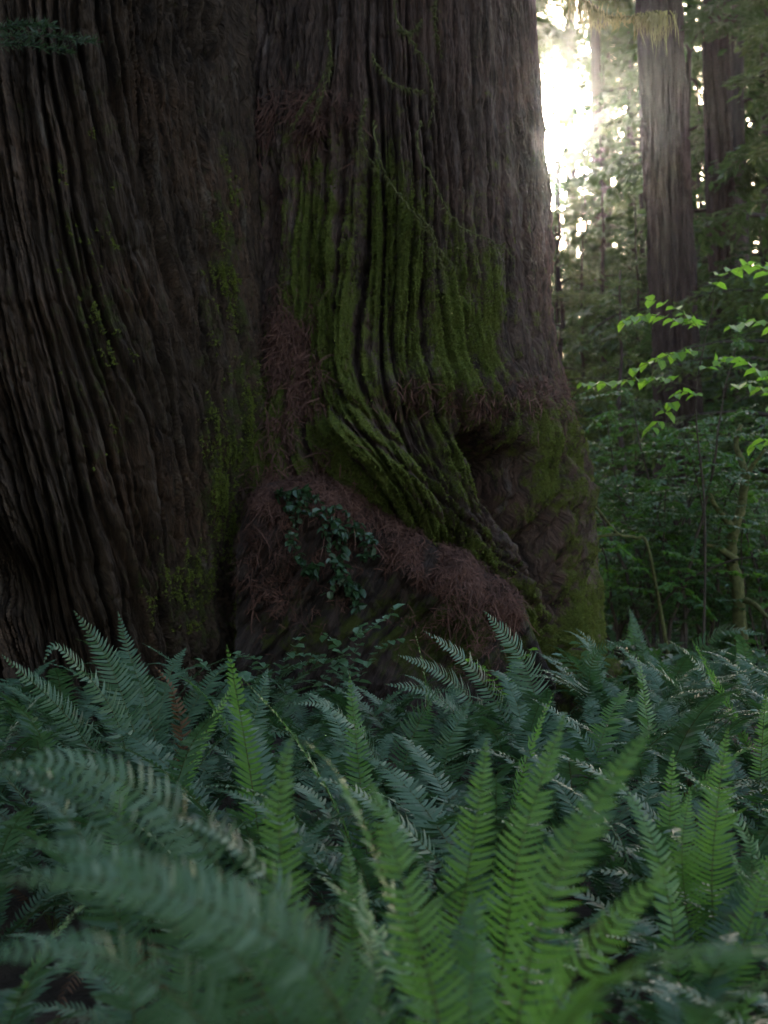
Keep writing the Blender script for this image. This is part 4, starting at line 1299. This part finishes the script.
def conifer(name, height, base_h, blen, seed, needle, per=1.0, droop=0.35, trunk_r=0.16, size=0.11, step=0.34):
    r_ = np.random.default_rng(seed)
    mt, mc = MB(), MB()
    zz = np.linspace(-0.1, height, 22)
    wob = np.cumsum(r_.normal(0, 0.03, (22, 2)), axis=0)
    wob -= wob[0]
    mt.tube(np.stack([wob[:, 0], wob[:, 1], zz], 1), trunk_r * (1 - zz / height * 0.93) + 0.01, 9)
    z = base_h
    Cs, Ds, Ns = [], [], []
    while z < height - 0.2:
        q = (z - base_h) / (height - base_h)
        Lb = blen * (1 - q) ** 0.75 * (0.55 + 0.45 * min(1, q * 6 + 0.2)) * r_.uniform(0.55, 1.15) + 0.25
        a = r_.uniform(0, 6.28)
        el = 0.30 * q + r_.normal(0.08, 0.10)
        n = 9
        P = [np.array([np.interp(z, zz, wob[:, 0]), np.interp(z, zz, wob[:, 1]), z])]
        d = np.array([math.cos(a) * math.cos(el), math.sin(a) * math.cos(el), math.sin(el)])
        for k in range(n):
            d = d + np.array([r_.normal(0, .05), r_.normal(0, .05), -droop * 2.2 / n * (0.4 + k / n)])
            d /= np.linalg.norm(d)
            P.append(P[-1] + d * Lb / n)
        P = np.array(P)
        mt.tube(P, np.linspace(0.012 + 0.010 * Lb, 0.004, n + 1), 4)
        # side sprays, flat and drooping
        m = int(Lb * 26 * per)
        t = r_.uniform(0.12, 1.0, m)
        c = np.stack([np.interp(t, np.linspace(0, 1, n + 1), P[:, i]) for i in range(3)], 1)
        fw = unit(np.stack([np.interp(t, np.linspace(0, 1, n + 1), np.gradient(P[:, i])) for i in range(3)], 1))
        sd = unit(np.cross(fw, [0, 0, 1.0])) * np.where(r_.random(m) < 0.5, 1, -1)[:, None]
        sl2 = Lb * 0.34 * (1.1 - t) * r_.uniform(0.5, 1.2, m) + 0.15
        sdir = unit(sd + fw * 0.75 + np.stack([0 * t, 0 * t, r_.normal(-0.22, 0.18, m)], 1))
        k2 = 7
        for j in range(k2):
            f = (j + r_.uniform(0, 1, m)) / k2
            cc = c + sdir * (sl2 * f)[:, None] + np.stack([0 * f, 0 * f, -0.25 * sl2 * f ** 2], 1) + r_.normal(0, 0.02, (m, 3))
            dd = unit(sdir + r_.normal(0, 0.45, (m, 3)) * np.array([1, 1, 0.5]) + np.array([0, 0, -0.12]))
            Cs.append(cc); Ds.append(dd)
        z += step * r_.uniform(0.5, 1.4)
    C_, D_ = np.concatenate(Cs), np.concatenate(Ds)
    N_ = unit(np.array([0, 0, 1.0]) + r_.normal(0, 0.35, C_.shape))
    S_ = unit(np.cross(D_, N_))
    l = size * r_.uniform(0.6, 1.5, len(C_))[:, None]
    w_ = l * 0.21
    mc.quads(np.stack([C_ - S_ * w_ * 0.5, C_ + D_ * l * 0.5 - S_ * w_, C_ + D_ * l, C_ + D_ * l * 0.5 + S_ * w_, ], 1))
    return mt.mesh('trunk', M['bark_dark'], True), mc.mesh('crown', M[needle])


KINDS = [conifer('a', 17, 1.2, 3.0, 1, 'needles', 1.0, 0.40, 0.17, 0.15),
         conifer('b', 26, 3.0, 3.8, 2, 'needles_olive', 0.9, 0.45, 0.24, 0.19, 0.42),
         conifer('c', 22, 2.0, 3.4, 3, 'needles', 1.0, 0.35, 0.2, 0.17, 0.38),
         conifer('d', 8, 0.6, 2.0, 4, 'needles_olive', 1.1, 0.35, 0.08, 0.11, 0.24)]
KINDS.append(conifer('e', 19, 1.5, 5.2, 5, 'needles', 0.75, 0.62, 0.16, 0.15, 0.50))
KINDS.append(conifer('f', 36, 16.4, 4.4, 6, 'needles_olive', 1.7, 0.40, 0.24, 0.18, 0.36))
KN = ['dark slim', 'tall olive-green', 'full dark green', 'young feathery']


def place_conifer(k, x, y, label, sc=1.0, group=None):
    e = tag(empty('conifer_tree', (x, y, float(ground_z(x, y))), rnd.uniform(0, 6.28)), label, 'tree', group)
    e.scale = (sc, sc, sc)
    link('trunk', KINDS[k][0], e)
    link('crown', KINDS[k][1], e)
    return e


FG = 'conifers in the hazy forest behind'
spots = [  # px, distance, kind, scale, label
    (690, 25, 4, 0.85, 'sparse conifer with long drooping boughs right behind the straight far redwood'),
    (632, 76, 1, 1.55, 'very tall hazy conifer rising just right of the sun'),
    (660, 66, 1, 1.4, 'very tall hazy conifer behind the straight far redwood'),
    (592, 88, 1, 1.0, 'faint far conifer whose top stands below the sun'),
    (640, 48, 1, 1.15, 'tall conifer left of the far redwood, mid-distance'),
    (735, 44, 1, 1.2, 'tall conifer right of the dark second redwood, mid-distance'),
    (515, 40, 5, 1.0, 'very tall conifer hidden behind the mossy redwood, its high boughs over the sun'),
    (572, 64, 5, 1.55, 'very tall distant bare-stemmed conifer with its crown straight above the sun'),
    (548, 34, 2, 0.46, 'dense conifer low beneath the sun, nearly all behind the mossy redwood'),
    (590, 45, 2, 0.62, 'dense conifer just right of and below the sun'),
    (612, 52, 5, 1.27, 'very tall bare-stemmed conifer with its crown above the sun'),
    (560, 30, 2, 0.47, 'dense conifer just below the sun, tight against the mossy redwood'),
    (586, 36, 2, 0.55, 'dense conifer under the sun, second from the mossy redwood'),
    (568, 52, 2, 0.68, 'far dense conifer whose tip nearly touches the sun'),
    (606, 30, 0, 0.62, 'slim conifer in the middle of the gap beside the far redwood'),
    (546, 40, 2, 0.58, 'dense conifer almost wholly behind the mossy redwood edge'),
    (645, 33, 0, 0.85, 'slim conifer filling the gap left of the far redwood'),
    (775, 27, 0, 1.2, 'slim conifer with drooping boughs at the right edge'),
    (582, 32, 3, 1.05, 'young conifer standing right below the sun in the gap'),
    (570, 22, 3, 0.95, 'young conifer right against the edge of the mossy redwood'),
    (785, 18, 3, 1.1, 'young conifer cut off by the right edge, in front of the slim ones'),
    (745, 24, 0, 1.2, 'slim conifer right of the dark second redwood'),
    (735, 34, 2, 1.1, 'full conifer behind the dark second redwood'),
    (800, 20, 0, 1.0, 'slim conifer just beyond the right edge'),
    (632, 44, 2, 1.1, 'full conifer farther back, left of the far redwood'),
    (690, 38, 1, 1.0, 'tall olive conifer behind the far redwood'),
    (765, 38, 1, 0.95, 'tall olive conifer behind the right edge trees'),
    (557, 46, 0, 0.85, 'distant slim conifer hidden partly by the mossy redwood, below the sun'),
    (660, 52, 2, 1.2, 'distant conifer straight behind the far redwood'),
    (715, 56, 2, 1.3, 'distant conifer between the second redwood and the right edge'),
    (590, 60, 2, 0.92, 'most distant conifer under the sun'),
    (690, 72, 1, 1.2, 'most distant conifer behind the far redwoods'),
    (770, 66, 1, 1.2, 'most distant conifer at the right edge'),
    (625, 78, 1, 1.1, 'faintest conifer in the haze right of the sun'),
    (604, 40, 2, 0.72, 'slim conifer half way back in the gap under the sun'),
    (650, 34, 3, 1.4, 'feathery conifer low behind the far redwood, left side'),
    (700, 30, 3, 1.4, 'feathery conifer low between the two far redwoods'),
    (765, 30, 3, 1.5, 'feathery conifer low at the right edge'),
    (585, 26, 2, 0.36, 'short dense conifer low in the gap, in front of the pale distant trunk'),
    (640, 24, 2, 0.34, 'short dense conifer left of the far redwood foot'),
    (735, 22, 2, 0.34, 'short dense conifer right of the far redwood foot'),
    (615, 17, 3, 0.6, 'short young conifer low in the gap beside the mossy redwood')]
for px, Y, k, sc, lab in spots:
    place_conifer(k, (px - 384) / FPX * Y, Y, lab, sc, FG)
for px, Y, sc in ((300, 23, .6), (385, 26, .62), (430, 31, .62), (245, 29, .7), (190, 24, .6), (340, 37, .8), (445, 44, .8), (100, 30, .8), (150, 42, 1.0)):
    place_conifer(2, (px - 384) / FPX * Y, Y, 'conifer of the surrounding forest, hidden behind the redwoods or outside the frame', sc, FG)
# forest to both sides of the view and behind the two trunks, plus trees added behind and left of the camera to block low sky light
side = [(2.5, -7, 2), (-5, -5, 0), (-3, -8, 2), (0, -6.5, 2), (-9, 3.5, 2), (-10, -4, 1), (-6, -9, 2), (-1, -12, 1), (3, -11, 2), (-7, -1, 2), (-5.5, 6.0, 0), (-9, 9, 2), (-13, 8, 1), (-4, -15, 2), (-15, -10, 1), (-8, 14, 2), (-14, 24, 2), (-8, 30, 1), (-3, 26, 0), (-2, 38, 2), (-11, 40, 1), (-20, 34, 1), (-1, 52, 1), (-10, 58, 2), (-24, 50, 2), (14, 24, 2), (18, 34, 1), (22, 26, 0), (26, 44, 1), (30, 32, 2), (33, 56, 1), (-30, 26, 1), (6, 60, 1), (24, 66, 2), (-16, 72, 1), (0, 84, 2), (36, 80, 1)]
for x, y, k in side:
    place_conifer(k, x + rnd.uniform(-1, 1), y, 'conifer of the surrounding forest, hidden behind the redwoods or outside the frame', rnd.uniform(0.95, 1.25), FG)

# ------------------------------------------------------------------ camera and render settings
cam = bpy.data.cameras.new('camera')
cam.sensor_fit = 'VERTICAL'
cam.sensor_height = 36.0
cam.lens = FPX * 36.0 / 1024
cam.clip_start, cam.clip_end = 0.05, 1000
cam.dof.use_dof = True
cam.dof.focus_distance = 6.6
cam.dof.aperture_fstop = 2.8
co = bpy.data.objects.new('camera', cam)
co.location = (0, 0, CAM_H)
co.rotation_euler = (math.pi / 2 + PITCH, 0, 0)
COL.objects.link(co)
scene.camera = co
scene.render.resolution_x, scene.render.resolution_y = 768, 1024
scene.view_settings.view_transform = 'Standard'
scene.view_settings.look = 'None'
scene.view_settings.gamma = 1
scene.view_settings.exposure = 2.55
scene.view_settings.use_curve_mapping = False
scene.cycles.use_denoising = True
scene.cycles.max_bounces = 8
scene.cycles.diffuse_bounces = 3
scene.cycles.glossy_bounces = 2
scene.cycles.transmission_bounces = 4
scene.cycles.volume_bounces = 1
scene.cycles.sample_clamp_indirect = 4
